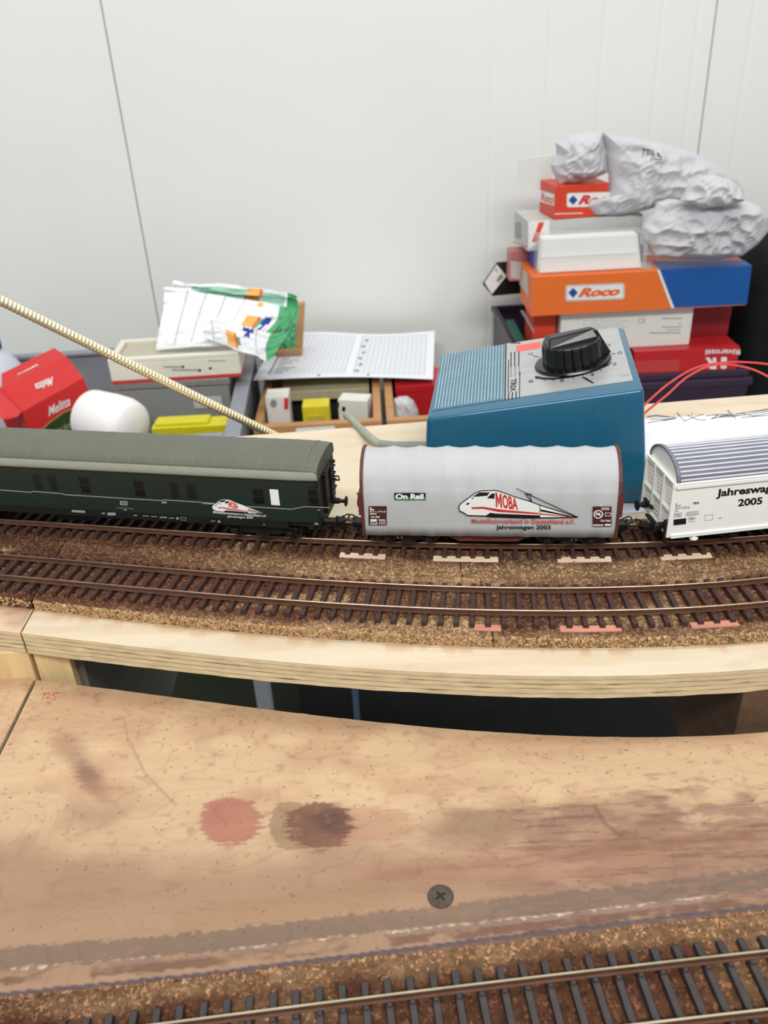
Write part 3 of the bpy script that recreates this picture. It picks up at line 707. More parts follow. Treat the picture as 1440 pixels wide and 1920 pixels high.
# end wall with gangway
g = G(); g.box(hx-.2, hx+1.0, -15, 15, 13.6, 39); g.build('end_wall', m_black, coach)
g = G(); g.box(hx+.8, hx+2.4, -6.2, -4.8, 14, 36); g.box(hx+.8, hx+2.4, 4.8, 6.2, 14, 36); g.box(hx+.8, hx+2.4, -6.2, 6.2, 35, 37.5); g.build('gangway_frame', m_black, coach, bevel=.2)
g = G(); g.box(hx+.9, hx+1.4, -4.8, 4.8, 14, 35); g.build('end_door', m_black, coach)
g = G()
for z in (20, 24, 28, 32): g.tube([(hx+1, 8.5, z), (hx+2.4, 8.5, z), (hx+2.4, 12.5, z), (hx+1, 12.5, z)], .4, 6)
g.tube([(hx+1, 7, 36.5), (hx+4, 7, 36.8)], .9, 8); g.tube([(hx+1, -8, 36.5), (hx+3, -8, 36.8)], .7, 8)
g.tube([(hx+1, 13.5, 24.8), (hx+3.6, 13.5, 24.8), (hx+3.8, 13.5, 22.6), (hx+1, 13.5, 22.6)], .5, 6)
g.build('handrail', m_black, coach)
for y in (-10.2, 10.2): buffer(coach, hx+.6, y, 12.2, 1, 7.4)
coupler(coach, hx+.5, 1, 8)
bogie(coach, hx-31, 29, 5.2, top=10.5); bogie(coach, -hx+31, 29, 5.2, top=10.5)
g = G(); g.box(-28, -6, -12, -6, 4.5, 9.7); g.box(2, 18, -10, -2, 5.5, 9.7); g.build('battery_box', m_black, coach, bevel=.4)
g = G()
for u in (hx-13, hx-10): g.tube([(u, -14.5, 9.8), (u, -14.8, 5.0), (u+2, -14.8, 5.0)], .4, 6)
g.build('foot_step', m_black, coach)

# ---- grey tarpaulin wagon
m_tarp = mat('tarpaulin', (184, 186, 187), rough=.6, var=.03, scale=90, bump=.05, bscale=400, spec=.3)
m_rust = mat('oxide_brown', (96, 46, 38), rough=.55, var=.1, scale=120)
xl = at(688, 950, Y=356)[0]; xr_ = at(1158, 950, Y=351)[0]
Lt = 119.0; xm = 51.5
wag = thing('tarpaulin_wagon', 'light grey tarpaulin covered model wagon with white train emblem', 'model wagon', M=wagon_frame(xm-40, xm+40))
MT = WM[wag.name]; ht = Lt/2; TW = 16.8; plt = ((0, -TW, 0), (0, -1, 0))
TP = [(-TW, 8.6), (-TW-.05, 14), (-TW, 20), (-TW, 26), (-TW, 31.6), (-TW+.45, 33.2), (-TW+1.0, 35.0), (-15.1, 37.6), (-13.4, 40.6), (-11.0, 43.2), (-8.0, 45.3), (-4.2, 46.7), (0, 47.3)]
TP = TP+[(-y, z) for y, z in reversed(TP[:-1])]
nb = 9; rings = []; nx_ = nb*12+1
for i in range(nx_):
    x = -ht+Lt*i/(nx_-1); u = (i % 12)/12.0; sag = 1-abs(2*u-1)**1.7 if i % 12 else 0.0
    r = []
    for j, (y, z) in enumerate(TP):
        topness = max(0, (z-33)/14); dz = -.85*sag*topness; k = 1-.07*sag*min(1, max(0, (z-28)/8))-.008*sag
        wr = (float(fbm(x*.22+3, z*.25+(40 if y > 0 else 0), 3))-.5)*(.8*min(1, max(0, (34-z)/6.0)) if z < 34 else 0.25)
        wr *= .6+1.2*(z < 14)
        if -2 < z-31 < 4: wr += (float(fbm(x*.5, z))-.5)*.35
        r.append((x, y*k+(-wr if y < 0 else wr)*.8, z+dz))
    rings.append(r+[(x, TW-1, 8.6), (x, -TW+1, 8.6)])
g = G(); g.loft(rings); g.build('tarpaulin', m_tarp, wag, smooth=3.2)
for s in (-1, 1):
    pr = [(y*1.03, z+.5 if z > 20 else z) for y, z in TP]
    g = G(); g.prism(pr, s*(ht+.05), s*(ht+1.5), lambda u, v, a: (a, u, v)); e = g.build('end_wall', m_rust, wag, bevel=.15, seg=1)
    g = G()
    for y in (-9, 0, 9): g.box(min(s*(ht+1.4), s*(ht+2.3)), max(s*(ht+1.4), s*(ht+2.3)), y-.8, y+.8, 9, 40-abs(y)*.5)
    g.box(min(s*(ht+1.4), s*(ht+2.2)), max(s*(ht+1.4), s*(ht+2.2)), -15.5, 15.5, 31, 32.4); g.build('end_rib', m_rust, e)
    g = G(); g.box(min(s*(ht+1.3), s*(ht+2.6)), max(s*(ht+1.3), s*(ht+2.6)), -17.2, -15.6, 20, 31); g.tube([(s*(ht+2.2), -16.4, 31), (s*(ht+2.8), -16.6, 32)], .55, 6); g.build('latch_bar', m_rust, wag, bevel=.2)
    for y in (-10.2, 10.2): buffer(wag, s*(ht+1.4), y, 12.2, s, 5.6)
    coupler(wag, s*(ht+1), s, 7)
    bogie(wag, s*(ht-20.5), 20.5, 5.2, top=8)
g = G(); g.box(-ht-.5, ht+.5, -14.5, 14.5, 7.2, 9.0); g.box(-ht-1, -ht+2, -14.5, 14.5, 7.2, 14); g.box(ht-2, ht+1, -14.5, 14.5, 7.2, 14); g.build('underframe', m_rust, wag)
for s in (-1, 1):
    g = G(); g.prism([(-22, 8.2), (22, 8.2), (14, 4.2), (-14, 4.2)], s*13.4, s*14.4, lambda u, v, a: (u, a, v)); g.build('fishbelly_beam', m_rust, wag, bevel=.15, seg=1)
g = G()
for u in (-42, 42, -44, 40): g.tube([(u, -14.2, 8.6), (u, -14.6, 5.5)], .55, 6)
g.build('tie_down_hook', mat('copper_hook', (112, 58, 46)), wag)
train_logo(wag, plt, z7, True, 5)
text('Modellbahnverband in Deutschland e.V.', m_redt, wag, plt, [z7(620, 442), z7(1158, 446), z7(1158, 421), z7(620, 418)], bold=.018, off=.75)
text('Jahreswagen 2003', m_ink, wag, plt, [z7(748, 478), z7(1031, 480), z7(1031, 452), z7(748, 451)], bold=.022, off=.75)
o = decal('name_plate', m_ink, wag, plt, [[z7(*p) for p in rect(220, 286, 382, 307)]], .5); decal('name_plate_lower', m_greenp, wag, plt, [[z7(*p) for p in rect(220, 307, 382, 322)]], .5)
text('On Rail', m_white, wag, plt, [z7(226, 318), z7(372, 318), z7(372, 290), z7(226, 290)], bold=.05, off=.58)
for q in (rect(87, 354, 180, 453), rect(1249, 356, 1347, 459)): decal('data_panel', m_brownp, wag, plt, [[z7(*p) for p in q]], .62)
ws = []
for q in (rect(93, 360, 102, 366), rect(93, 369, 115, 375), rect(93, 391, 128, 396), rect(97, 421, 130, 433), rect(1294, 362, 1336, 366), rect(1294, 370, 1336, 373), rect(1250, 449, 1304, 455), rect(1312, 446, 1344, 455), rect(1288, 347, 1298, 353)): ws.append([z7(*p) for p in q])
for i in range(4):
    for j in range(3): ws.append([z7(*p) for p in rect(142+i*9, 425+j*9, 147+i*9, 430+j*9)])
for q in ribbon([(97, 438), (132, 438), (132, 449), (97, 449), (97, 438)], 2)+ribbon([(1313, 389), (1344, 389), (1344, 404), (1313, 404), (1313, 389)], 2.5)+ribbon([(138, 424), (172, 424), (172, 440)], 2): ws.append([z7(*p) for p in q])
ws.append([z7(*p) for p in ell(1278, 396, 25, 22)])
decal('white_marking', m_white, wag, plt, ws, .7)
decal('no_hump_mark', m_brownp, wag, plt, [[z7(*p) for p in ell(1278, 396, 19, 17)]], .74)
decal('no_hump_bar', m_white, wag, plt, [[z7(*p) for p in q] for q in ribbon([(1264, 384), (1292, 408)], 4)]+[[z7(*p) for p in ((1262, 400), (1270, 388), (1284, 388), (1292, 398))]], .78)
text('467 2 393-(0', m_white, wag, plt, [z7(93, 388), z7(176, 388), z7(176, 378), z7(93, 378)], bold=.01, off=.72)
text('On Rail', m_white, wag, plt, [z7(99, 414), z7(144, 414), z7(144, 404), z7(99, 404)], bold=.03, off=.72)
text('On Rail', m_white, wag, plt, [z7(1290, 434), z7(1340, 434), z7(1340, 423), z7(1290, 423)], bold=.03, off=.72)
text('4 Einpert', m_white, wag, plt, [z7(97, 448), z7(132, 448), z7(132, 441), z7(97, 441)], off=.72)

# ---- white sliding-wall wagon
m_wwhite = mat('wagon_white', (240, 241, 236), rough=.4, var=.015)
m_wroof = mat('wagon_roof', (116, 117, 130), rough=.45, metal=.2, var=.05)
m_wrib = mat('wagon_roof_rib', (214, 216, 222), rough=.4, metal=.1, var=.04)
Lw = 160.0; xw = 131.5+Lw/2
ww = thing('sliding_wall_wagon', 'white model goods wagon with silver ribbed roof at the right edge', 'model wagon', M=wagon_frame(xw-48, xw+48))
MW = WM[ww.name]; hw = Lw/2; WWD = 16.2; plw = ((0, -WWD, 0), (0, -1, 0))
g = G(); g.box(-hw+2.0, hw-2.0, -WWD, WWD, 8.6, 35.6); g.build('body', m_wwhite, ww, bevel=.4)
for s in (-1, 1):
    g = G(); g.box(-hw+.6, hw-.6, min(s*15.6, s*17.2), max(s*15.6, s*17.2), 34.6, 36.4); g.box(-hw+.6, hw-.6, min(s*15.4, s*16.9), max(s*15.4, s*16.9), 36.6, 37.4); g.build('door_rail', m_wwhite, ww, bevel=.2)
    g = G(); g.box(-hw+1, hw-1, min(s*16.0, s*17.0), max(s*16.0, s*17.0), 8.2, 10.2); g.build('sill', m_wwhite, ww, bevel=.2)
wr_ = lambda x, n=14: [(x, -15.7*math.cos(math.pi*k/n), 36.6+10.6*math.sin(math.pi*k/n)) for k in range(n+1)]
g = G(); g.loft([wr_(-hw+2)+[], wr_(hw-2)]); g.build('roof', m_wroof, ww, smooth=.6)
n = 18
for k in range(1, n):
    a = math.pi*k/n; y, z = -15.7*math.cos(a), 36.6+10.6*math.sin(a)
    g = G(); g.tube([(-hw+2.3, y, z), (hw-2.3, y, z)], .42, 6); g.build('roof_rib', m_wrib, ww, smooth=.9)
for s in (-1, 1):
    g = G(); g.prism([(y, z) for _, y, z in wr_(0)], s*(hw-2.2), s*(hw-1.6), lambda u, v, a: (a, u, v)); e = g.build('end_wall', m_wwhite, ww)
    g = G(); g.box(*sorted((s*(hw-2.2), s*(hw-1.2))), -16, 16, 8.6, 36.6)
    g.build('end_panel', m_wwhite, ww)
    g = G(); xa, xb = sorted((s*(hw-1.3), s*(hw+.4)))
    for y in (-15.6, -5.2, 5.2, 15.6): g.box(xa-(.5 if s < 0 else 0), xb+(.5 if s > 0 else 0), y-.5, y+.5, 8.6, 36.2)
    for z in (9.2, 21.4, 35.8): g.box(xa, xb, -16, 16, z-.6, z+.6)
    for y in (-10.4, 0, 10.4):
        for z in (12.5, 14.5, 16.5, 18.5, 25, 27, 29, 31): g.box(xa+(.9 if s < 0 else 0), xa+(1.7 if s < 0 else .5), y-3.2, y+3.2, z-.3, z+.3)
    g.box(xa, xb+.4, -16.6, 16.6, 34.9, 37.0)
    g.build('end_rib', m_wwhite, e)
    arc = [(y*1.035, z+.35) for _, y, z in wr_(0)]
    g = G(); g.loft([[(s*(hw-2.6), y, z), (s*(hw-.8), y, z), (s*(hw-.8), y*.95, z-.7), (s*(hw-2.6), y*.95, z-.7)] for y, z in arc]); g.build('roof_end_trim', m_wroof, ww, smooth=.8)
    for y in (-10.2, 10.2): buffer(ww, s*(hw-.2), y, 12.2, s, 6.0)
    coupler(ww, s*(hw-.4), s, 7)
    wheelset(ww, s*(hw-34), 5.2)
    for q in (-1, 1):
        g = G(); g.box(s*(hw-34)-6, s*(hw-34)+6, min(q*12, q*13), max(q*12, q*13), 6.4, 8.4); g.box(s*(hw-34)-2, s*(hw-34)+2, min(q*12, q*13.6), max(q*12, q*13.6), 3.5, 7); g.build('axle_guard', m_black, ww, bevel=.2)
g = G(); g.box(-hw+2, hw-2, -12.5, 12.5, 6.0, 8.6); g.build('underframe', m_black, ww)
g = G(); g.hexa([(-hw-1.5, -15.2, 5.0), (-hw+.2, -15.2, 5.0), (-hw+.2, -13.6, 5.0), (-hw-1.5, -13.6, 5.0), (-hw-1.8, -15.2, 13), (-hw+.2, -15.2, 13), (-hw+.2, -13.6, 13), (-hw-1.8, -13.6, 13)]); g.tube([(-hw-1, -14.4, 13), (-hw-1, -14.4, 17.5)], .9, 8); g.box(-hw-1.9, -hw, -15.5, -13, 15.5, 17)
g.build('end_step', m_black, ww, bevel=.2)
g = G(); g.box(-hw-2.4, -hw-.2, -9, 6, 8.4, 9.6); g.box(-hw-1.6, -hw-.2, 2, 12, 13.8, 15.4); g.build('platform_step', m_black, ww, bevel=.2)
g = G(); g.lathe([(1.0, 6.6), (1.0, 8.6)], 10, Matrix.Translation((-hw+13, -15.6, 0))); g.lathe([(.2, 6.0), (2.0, 6.2), (2.1, 6.9), (.9, 7.2)], 14, Matrix.Translation((-hw+13, -15.6, 0))); g.build('jacking_point', m_wwhite, ww, smooth=.6)
text('Jahreswagen', m_ink, ww, plw, [z8(970, 653), z8(1580, 592), z8(1592, 504), z8(982, 563)], bold=.035)
text('2005', m_ink, ww, plw, [z8(1167, 719), z8(1386, 697), z8(1393, 631), z8(1173, 652)], bold=.035)
decal('black_panel', m_ink, ww, plw, [[z8(*p) for p in ((591, 835), (703, 822), (701, 876), (590, 888))]], .1)
text('225 0 222-6', m_ink, ww, plw, [z8(604, 746), z8(733, 733), z8(735, 714), z8(606, 725)], bold=.005)
text('42\n80 DB', m_ink, ww, plw, [z8(607, 719), z8(653, 715), z8(653, 686), z8(608, 690)], bold=.005)
text('Hbis', m_ink, ww, plw, [z8(604, 768), z8(630, 766), z8(630, 752), z8(604, 754)])
mk = []
for q in ribbon([(598, 782), (662, 775), (660, 806), (597, 812), (598, 782)], 3)+ribbon([(712, 770), (811, 763), (809, 790), (699, 802), (700, 790), (712, 788), (712, 770)], 3)+ribbon([(716, 830), (730, 817), (772, 813), (786, 822), (772, 834), (730, 840), (716, 830)], 3)+ribbon([(870, 798), (944, 790), (941, 838), (868, 846), (870, 798)], 2)+ribbon([(728, 768), (727, 799)], 2.5)+ribbon([(755, 766), (753, 796)], 2.5)+ribbon([(782, 764), (780, 793)], 2.5)+ribbon([(704, 789), (808, 778)], 2.5): mk.append([z8(*p) for p in q])
for q in (rect(768, 679, 817, 685), rect(768, 685, 774, 699), rect(782, 685, 790, 699), rect(797, 685, 803, 697), rect(810, 685, 817, 697), rect(722, 852, 782, 855), rect(990, 820, 1022, 824), rect(606, 788, 652, 792), rect(612, 798, 648, 802), rect(735, 823, 768, 829)): mk.append([z8(*p) for p in q])
decal('black_marking', m_ink, ww, plw, mk, .1)

# ================================================================ transformer
FLx, FLy, TR_, TWd, TD, hL, hR = 25.64, 424.96, -0.1645, 112.2, 102.5, 49.7, 67.6
m_blue = mat('petrol_blue', (24, 90, 120), rough=.25, var=.03, scale=40, spec=.5, coat=.3)
m_blue2 = mat('petrol_frame', (44, 106, 138), rough=.3, var=.03)
m_plate = mat('brushed_plate', (176, 178, 178), rough=.35, metal=.35, var=.06, scale=200, stretch=(.1, 1, 1))
m_rib = mat('grille_plastic', (150, 178, 186), rough=.22, var=.1, scale=140, spec=.6, trans=.15)
tf = thing('transformer', 'blue plastic model railway transformer with black control knob', 'transformer', M=frame((FLx, FLy, 0), TR_))
MF = WM[tf.name]
g = G(); f1, f2 = 3.0, 2.0; fr_ = 8.0
g.hexa([(-f1, -f2, 1.2), (TWd+fr_, -f2, 1.2), (TWd+fr_, TD+f2, 1.2), (-f1, TD+f2, 1.2), (0, 0, hL), (TWd, 0, hR), (TWd, TD, hR), (0, TD, hL)])
g.build('housing', m_blue, tf, bevel=2.6, seg=4, smooth=.6)
g = G()
for x, y in ((6, 6), (TWd-6, 6), (6, TD-6), (TWd-6, TD-6)): g.lathe([(4, 0), (4, 2)], 12, Matrix.Translation((x, y, 0)))
g.build('rubber_foot', m_black, tf)
tn = Vector((-(hR-hL), 0, TWd)).normalized(); plp = ((0, 0, hL), tuple(tn)); tu = Vector((TWd, 0, hR-hL)).normalized()
zf = lambda x, y: (780+x*660/1440, 560+y*660/1440)
pp = lambda X, Y: onplane(*zf(X, Y), MF, *plp)
def slab_px(name, pts, m, h0, h1, bevel=0):
    q = [pp(*p) for p in pts]; g = G(); g.loft([[p+tn*h0 for p in q], [p+tn*h1 for p in q]]); return g.build(name, m, tf, bevel=bevel)
slab_px('grille_frame', [(66, 461), (358, 416), (362, 188), (105, 232)], m_blue2, -1, .25)
gl = [pp(72, 456), pp(356, 414), pp(360, 192), pp(108, 236)]
nr = 21
for i in range(nr):
    a = (i+.5)/nr; p0 = gl[0].lerp(gl[1], a); p1 = gl[3].lerp(gl[2], a); hwid = (gl[1]-gl[0]).length/nr*.36
    g = G(); g.loft([[p-tu*hwid+tn*.2, p+tu*hwid+tn*.2, p+tu*hwid*.5+tn*1.0, p-tu*hwid*.5+tn*1.0] for p in (p0, p1)]); g.build('grille_rib', m_rib, tf)
slab_px('scale_plate', [(358, 414), (888, 336), (824, 118), (363, 187)], m_plate, -.5, .35)
P35 = (tuple(Vector((0, 0, hL))+tn*.35), tuple(tn))
Zf = lambda pts: [zf(*p) for p in pts]
bars = []
for a, b, w in (((368, 187), (364, 412), 6), ((389, 220), (389, 278), 5), ((404, 218), (404, 276), 5), ((421, 216), (420, 274), 5), ((389, 278), (390, 322), 2), ((406, 276), (406, 320), 2), ((422, 274), (423, 318), 2), ((380, 384), (378, 410), 5), ((395, 384), (393, 408), 5), ((410, 382), (409, 405), 5), ((425, 300), (423, 402), 4), ((379, 250), (377, 380), 4)): bars += ribbon([a, b], w)
for i in range(4): bars += ribbon([(390+i*10, 182+0), (396+i*10, 181)], 5)
decal('printed_bar', m_ink, tf, P35, [Zf(q) for q in bars], .06)
text('TRIX', m_ink, tf, P35, Zf([(387, 330), (385, 382), (409, 378), (411, 326)]), bold=.03, off=.08)
decal('red_label', mat('red_label', (232, 96, 84), rough=.5, var=.05), tf, P35, [Zf([(409, 192), (512, 175), (508, 204), (411, 217)])], .06)
kc = onplane(*zf(641, 262), MF, *P35)
arc = [(490, 321), (520, 327), (560, 328), (600, 325), (650, 317), (700, 305), (740, 292), (780, 274), (800, 262)]
sc_ = []
for i in range(len(arc)-1): sc_ += ribbon(arc[i:i+2], 3+7*(1-i/8))
for a, b in (((500, 318), (492, 330)), ((532, 324), (526, 337)), ((566, 325), (562, 338)), ((602, 322), (602, 336)), ((640, 315), (644, 328)), ((676, 308), (684, 319)), ((712, 297), (722, 308)), ((745, 284), (758, 294)), ((770, 268), (788, 274)), ((480, 234), (500, 238)), ((800, 225), (815, 225))): sc_ += ribbon([a, b], 3)
decal('dial_scale', m_ink, tf, P35, [Zf(q) for q in sc_]+[Zf([(676, 322), (694, 322), (728, 344), (722, 348)])], .06)
for s_, x, y in (('0', 833, 222), ('2', 812, 268), ('4', 720, 312), ('6', 597, 336), ('8', 470, 339), ('10', 468, 227), ('V', 790, 190)):
    text(s_, m_ink, tf, P35, Zf([(x-9, y+6), (x+9, y+4), (x+9, y-7), (x-9, y-5)]), off=.07)
text('OFF', m_greyp, tf, P35, Zf([(836, 320), (872, 315), (872, 308), (836, 313)]), off=.07)
km = Matrix.Translation(kc) @ tn.to_track_quat('Z', 'Y').to_matrix().to_4x4()
m_knob = mat('knob_black', (11, 11, 12), rough=.24, var=.1, spec=.5)
def kn(g, *a): pass
g = G(); g.lathe([(.1, 0), (21.2, 0), (21.5, .8), (20.8, 1.8), (16.5, 2.4), (.1, 2.4)], 48, km); knob = g.build('knob', m_knob, tf, smooth=.5)
g = G(); rings = []; nf = 120
for z, r0, dp in ((2.2, 17.0, .75), (12.0, 16.4, .75), (13.2, 15.9, .35), (13.6, 15.2, 0)):
    rings.append([km @ Vector(((r0-dp*(1 if (k % 6) < 1 else 0))*math.cos(2*math.pi*k/nf), (r0-dp*(1 if (k % 6) < 1 else 0))*math.sin(2*math.pi*k/nf), z)) for k in range(nf)])
g.loft(rings); g.build('fluted_rim', m_knob, knob)
ka = (onplane(*zf(800, 226), MF, *P35)-kc); kl = km.inverted().to_3x3() @ ka; kang = math.atan2(kl.y, kl.x)
kr = km @ Matrix.Rotation(kang, 4, 'Z')
g = G(); g.hexa([kr @ Vector(p) for p in ((-14.5, -7.5, 13.4), (14.5, -5.0, 13.4), (14.5, 5.0, 13.4), (-14.5, 7.5, 13.4), (-12.5, -3.8, 18.2), (13, -2.2, 18.2), (13, 2.2, 18.2), (-12.5, 3.8, 18.2))]); g.build('grip_ridge', m_knob, knob, bevel=.7)
g = G(); g.hexa([kr @ Vector(p) for p in ((15, -4.4, 2.2), (22.4, -1.0, 1.2), (22.4, 1.0, 1.2), (15, 4.4, 2.2), (12.5, -3.6, 17.5), (15.2, -2.0, 16.5), (15.2, 2.0, 16.5), (12.5, 3.6, 17.5))]); g.build('pointer', m_knob, knob, bevel=.4)
# mains cable with its rubber sleeve
m_cable = mat('grey_cable', (150, 156, 142), rough=.5, var=.05)
m_sleeve = mat('grey_sleeve', (128, 136, 130), rough=.55, var=.05)
MFi = MF.inverted()
def spline(P, n=10):
    P = [np.array(p, float) for p in P]; P = [2*P[0]-P[1]]+P+[2*P[-1]-P[-2]]; out = []
    for i in range(1, len(P)-2):
        for t in np.linspace(0, 1, n, endpoint=False):
            a, b, c, d = P[i-1], P[i], P[i+1], P[i+2]
            out.append(.5*((2*b)+(c-a)*t+(2*a-5*b+4*c-d)*t*t+(3*b-a-3*c+d)*t**3))
    out.append(P[-2]); return out
cab = [at(808, 838, 4), at(770, 837, 4), at(740, 837, 4), at(712, 832, 4), at(694, 820, 5), at(676, 803, Y=522), at(662, 789, Y=532), at(651, 780, Y=546), at(649, 779, Y=600), at(650, 782, Y=720)]
loc = lambda P: [MFi @ Vector(p) for p in P]
g = G(); g.tube(loc(spline(cab)), 2.5, 12); cb = g.build('power_cable', m_cable, tf, smooth=.8)
g = G(); g.tube(loc([at(x, y, 4) for x, y in ((808, 838), (770, 837), (740, 837), (712, 833))]), [3.4, 3.3, 3.1, 2.9], 14); g.build('cable_sleeve', m_sleeve, cb, smooth=.8)
# red wires
m_wire = mat('red_wire', (206, 62, 58), rough=.4, var=.05)
w1 = [at(1195, 775, Y=500), at(1216, 752, Y=512), at(1260, 715, Y=525), at(1310, 688, Y=535), at(1370, 679, Y=540), at(1440, 683, Y=540), at(1520, 700, Y=530), (350, 520, 14), (400, 505, 1.2)]
w2 = [at(1195, 790, Y=490), at(1214, 770, Y=497), at(1250, 741, Y=505), at(1290, 706, Y=515), at(1340, 684, Y=522), at(1395, 688, Y=525), at(1440, 706, Y=520), at(1500, 745, Y=505), (318, 490, 1.2), (360, 480, 1.2)]
for P, la in ((w1, 'upper red wire looping out behind the blue transformer'), (w2, 'lower red wire crossing and dipping right of the blue transformer')):
    g = G(); g.tube(spline(P), .72, 8); tag(g.build('red_wire', m_wire, smooth=1), la, 'wire', 'red wires')
# white sheet with pen scribble
m_paper = mat('white_paper', (236, 239, 246), rough=.7, var=.01)
sa = at(1155, 966, .3); sb = at(1211, 771, .3)
sheet = thing('paper_sheet', 'white paper sheet with pen scribble under the transformer', 'paper', M=frame((118, 398, 0), .02))
g = G(); g.box(-14, 262, -1.5, 118, .05, .35); g.build('sheet', m_paper, sheet)
pls = ((0, 0, .35), (0, 0, 1))
pen = []
for s_ in ([(946, 482), (985, 477), (1062, 487)], [(948, 508), (1000, 499), (1065, 490)], [(955, 495), (1066, 490), (1010, 500)], [(1068, 466), (1100, 503)], [(1100, 500), (1150, 480), (1175, 473)], [(1112, 477), (1150, 495), (1185, 497)], [(1130, 470), (1128, 474)], [(1185, 480), (1240, 474), (1300, 474), (1440, 452)], [(1205, 492), (1260, 480), (1330, 478)], [(1215, 487), (1300, 482), (1440, 462)], [(1275, 456), (1308, 492)], [(1240, 480), (1340, 470), (1380, 480), (1440, 470)], [(1210, 494), (1235, 478), (1215, 476)], [(1330, 486), (1440, 478)]): pen += ribbon(s_, 2.6)
decal('pen_scribble', mat('blue_black_ink', (74, 76, 96), rough=.7), sheet, pls, [Zf(q) for q in pen], .06)

# ================================================================ rear table and what lies on it
TZ = -400.0
rt = thing('rear_table', 'long grey work table standing against the white wall', 'table', (0, 0, 0))
g = G(); g.box(-1150, 1250, 975, 1605, TZ-25, TZ); g.build('table_top', m_tabletop, rt, bevel=1)
m_leg = mat('pale_steel', (206, 208, 214), rough=.4, metal=.3, var=.03)
for x in (-1120, 1190):
    for y in (1000, 1560): g = G(); g.box(x, x+30, y, y+30, -1150, TZ-25); g.build('leg', m_leg, rt, bevel=1)
for x0, w, m, la in ((-186, 19, m_leg, 'pale steel trestle leg seen through the gap between the boards'), (-56, 8, mat('blue_steel', (110, 132, 158), rough=.4, metal=.3), 'thin bluish steel leg seen through the gap between the boards')):
    g = G(); g.box(x0, x0+w, 880, 880+w, -1150, -434); g.box(x0-6, x0+w+6, 874, 886+w, -434, -426); tag(g.build('trestle_leg', m, bevel=1), la, 'leg')
g = G(); g.box(-345, -195, 990, 1350, -1150, TZ-60); g.box(-340, -200, 986, 990, -1100, TZ-66); tag(g.build('cabinet', mat('olive_cabinet', (62, 68, 50), rough=.6, var=.1, scale=10), bevel=1), 'dark olive cabinet under the rear table', 'cabinet')

def carton(name, label, cat, x0, x1, z0, z1, y0, depth, m, yaw=0.0, group=None, part='carton', bevel=.5, lid=None, tilt=0.0):
    t = thing(name, label, cat, M=frame((x0, y0, z0), yaw, 0, tilt), group=group)
    w, h = x1-x0, z1-z0
    g = G(); g.box(0, w, 0, depth, 0, h); g.build(part, m, t, bevel=bevel)
    if lid: g = G(); g.box(-.6, w+.6, -.6, depth+.6, h-lid, h+.5); g.build('lid', m, t, bevel=bevel)
    return t
FP = ((0, 0, 0), (0, -1, 0)); LP_ = ((0, 0, 0), (-1, 0, 0))
zs = lambda x, y: (880+x*560/1440, 230+y*560/1440)         # close-up of the stack
z4 = lambda x, y: (880+x*220/1440, 460+y*220/1440)
zr = lambda x, y: (1180+x*260/1440, 560+y*260/1440)
def D(name, m, t, plane, T, polys, off=.25): return decal(name, m, t, plane, [[T(*p) for p in q] for q in polys], off)
m_orange = mat('box_orange', (232, 112, 44), rough=.45, var=.03, scale=20)
m_bblue = mat('box_blue', (20, 84, 158), rough=.45, var=.03, scale=20)
m_lab = mat('label_white', (232, 232, 230), rough=.5, var=.02)
m_cardred = mat('box_red_orange', (214, 66, 40), rough=.45, var=.04, scale=20)
m_red = mat('box_red', (186, 34, 40), rough=.35, var=.05, scale=20)
m_dred = mat('box_dark_red', (134, 24, 34), rough=.4, var=.05, scale=20)
m_cardw = mat('box_white', (226, 226, 220), rough=.5, var=.03)
m_cardg = mat('box_grey', (190, 192, 188), rough=.5, var=.05)
m_purple = mat('purple_plastic', (56, 40, 60), rough=.35, var=.05, spec=.5)
m_dkgreen = mat('green_plastic', (14, 92, 72), rough=.4, var=.06)
m_lblue = mat('label_blue', (26, 74, 150), rough=.5)
m_ltext = mat('label_text', (140, 142, 140), rough=.6)

# closed purple storage box, open bin beside it
t = thing('storage_box', 'dark purple closed storage box under the red and white cartons', 'storage box', (335, 1330, TZ))
g = G(); g.hexa([(8, 8, 0), (282, 8, 0), (282, 225, 0), (8, 225, 0), (2, 2, 82), (288, 2, 82), (288, 230, 82), (2, 230, 82)]); g.build('tub', m_purple, t, bevel=3)
g = G(); g.box(-2, 292, -2, 234, 82, 96); g.box(4, 286, 4, 228, 96, 109); g.build('lid', m_purple, t, bevel=2.5)
t = thing('storage_bin', 'dark purple open bin against the wall left of the cartons', 'storage bin', M=frame((229, 1362, TZ), .02))
g = G(); W_, D_, H_ = 100, 205, 168
for b in ((0, W_, 0, 4, 0, H_), (0, W_, D_-4, D_, 0, H_), (0, 4, 0, D_, 0, H_), (W_-4, W_, 0, D_, 0, H_), (0, W_, 0, D_, 0, 4)): g.box(*b)
g.build('tub', m_purple, t)
g = G()
for b in ((3.1, W_-3.1, -5, 3, H_-8, H_), (3.1, W_-3.1, D_-3, D_+5, H_-8, H_), (-5, 3, -5, D_+5, H_-8, H_), (W_-3, W_+5, -5, D_+5, H_-8, H_)): g.box(*b)
g.build('rim', m_purple, t, bevel=1.5)
carton('green_box', 'dark green plastic box inside the purple bin', 'box', 239, 258, TZ+5, -246, 1400, 130, m_dkgreen, 0, bevel=4)
t = carton('upright_carton', 'orange carton standing in the purple bin', 'carton', 263, 301, TZ+5, -184.5, 1374, 75, m_cardred)
D('end_label', m_cardg, t, LP_, z4, [[(625, 800), (660, 795), (800, 1050), (800, 1090)]])
t = carton('flat_carton', 'flat red carton with upside-down white lettering', 'carton', 425, 598, -290.5, -251.5, 1336, 95, m_red)
Q = lambda *p: [zr(*q) for q in p]
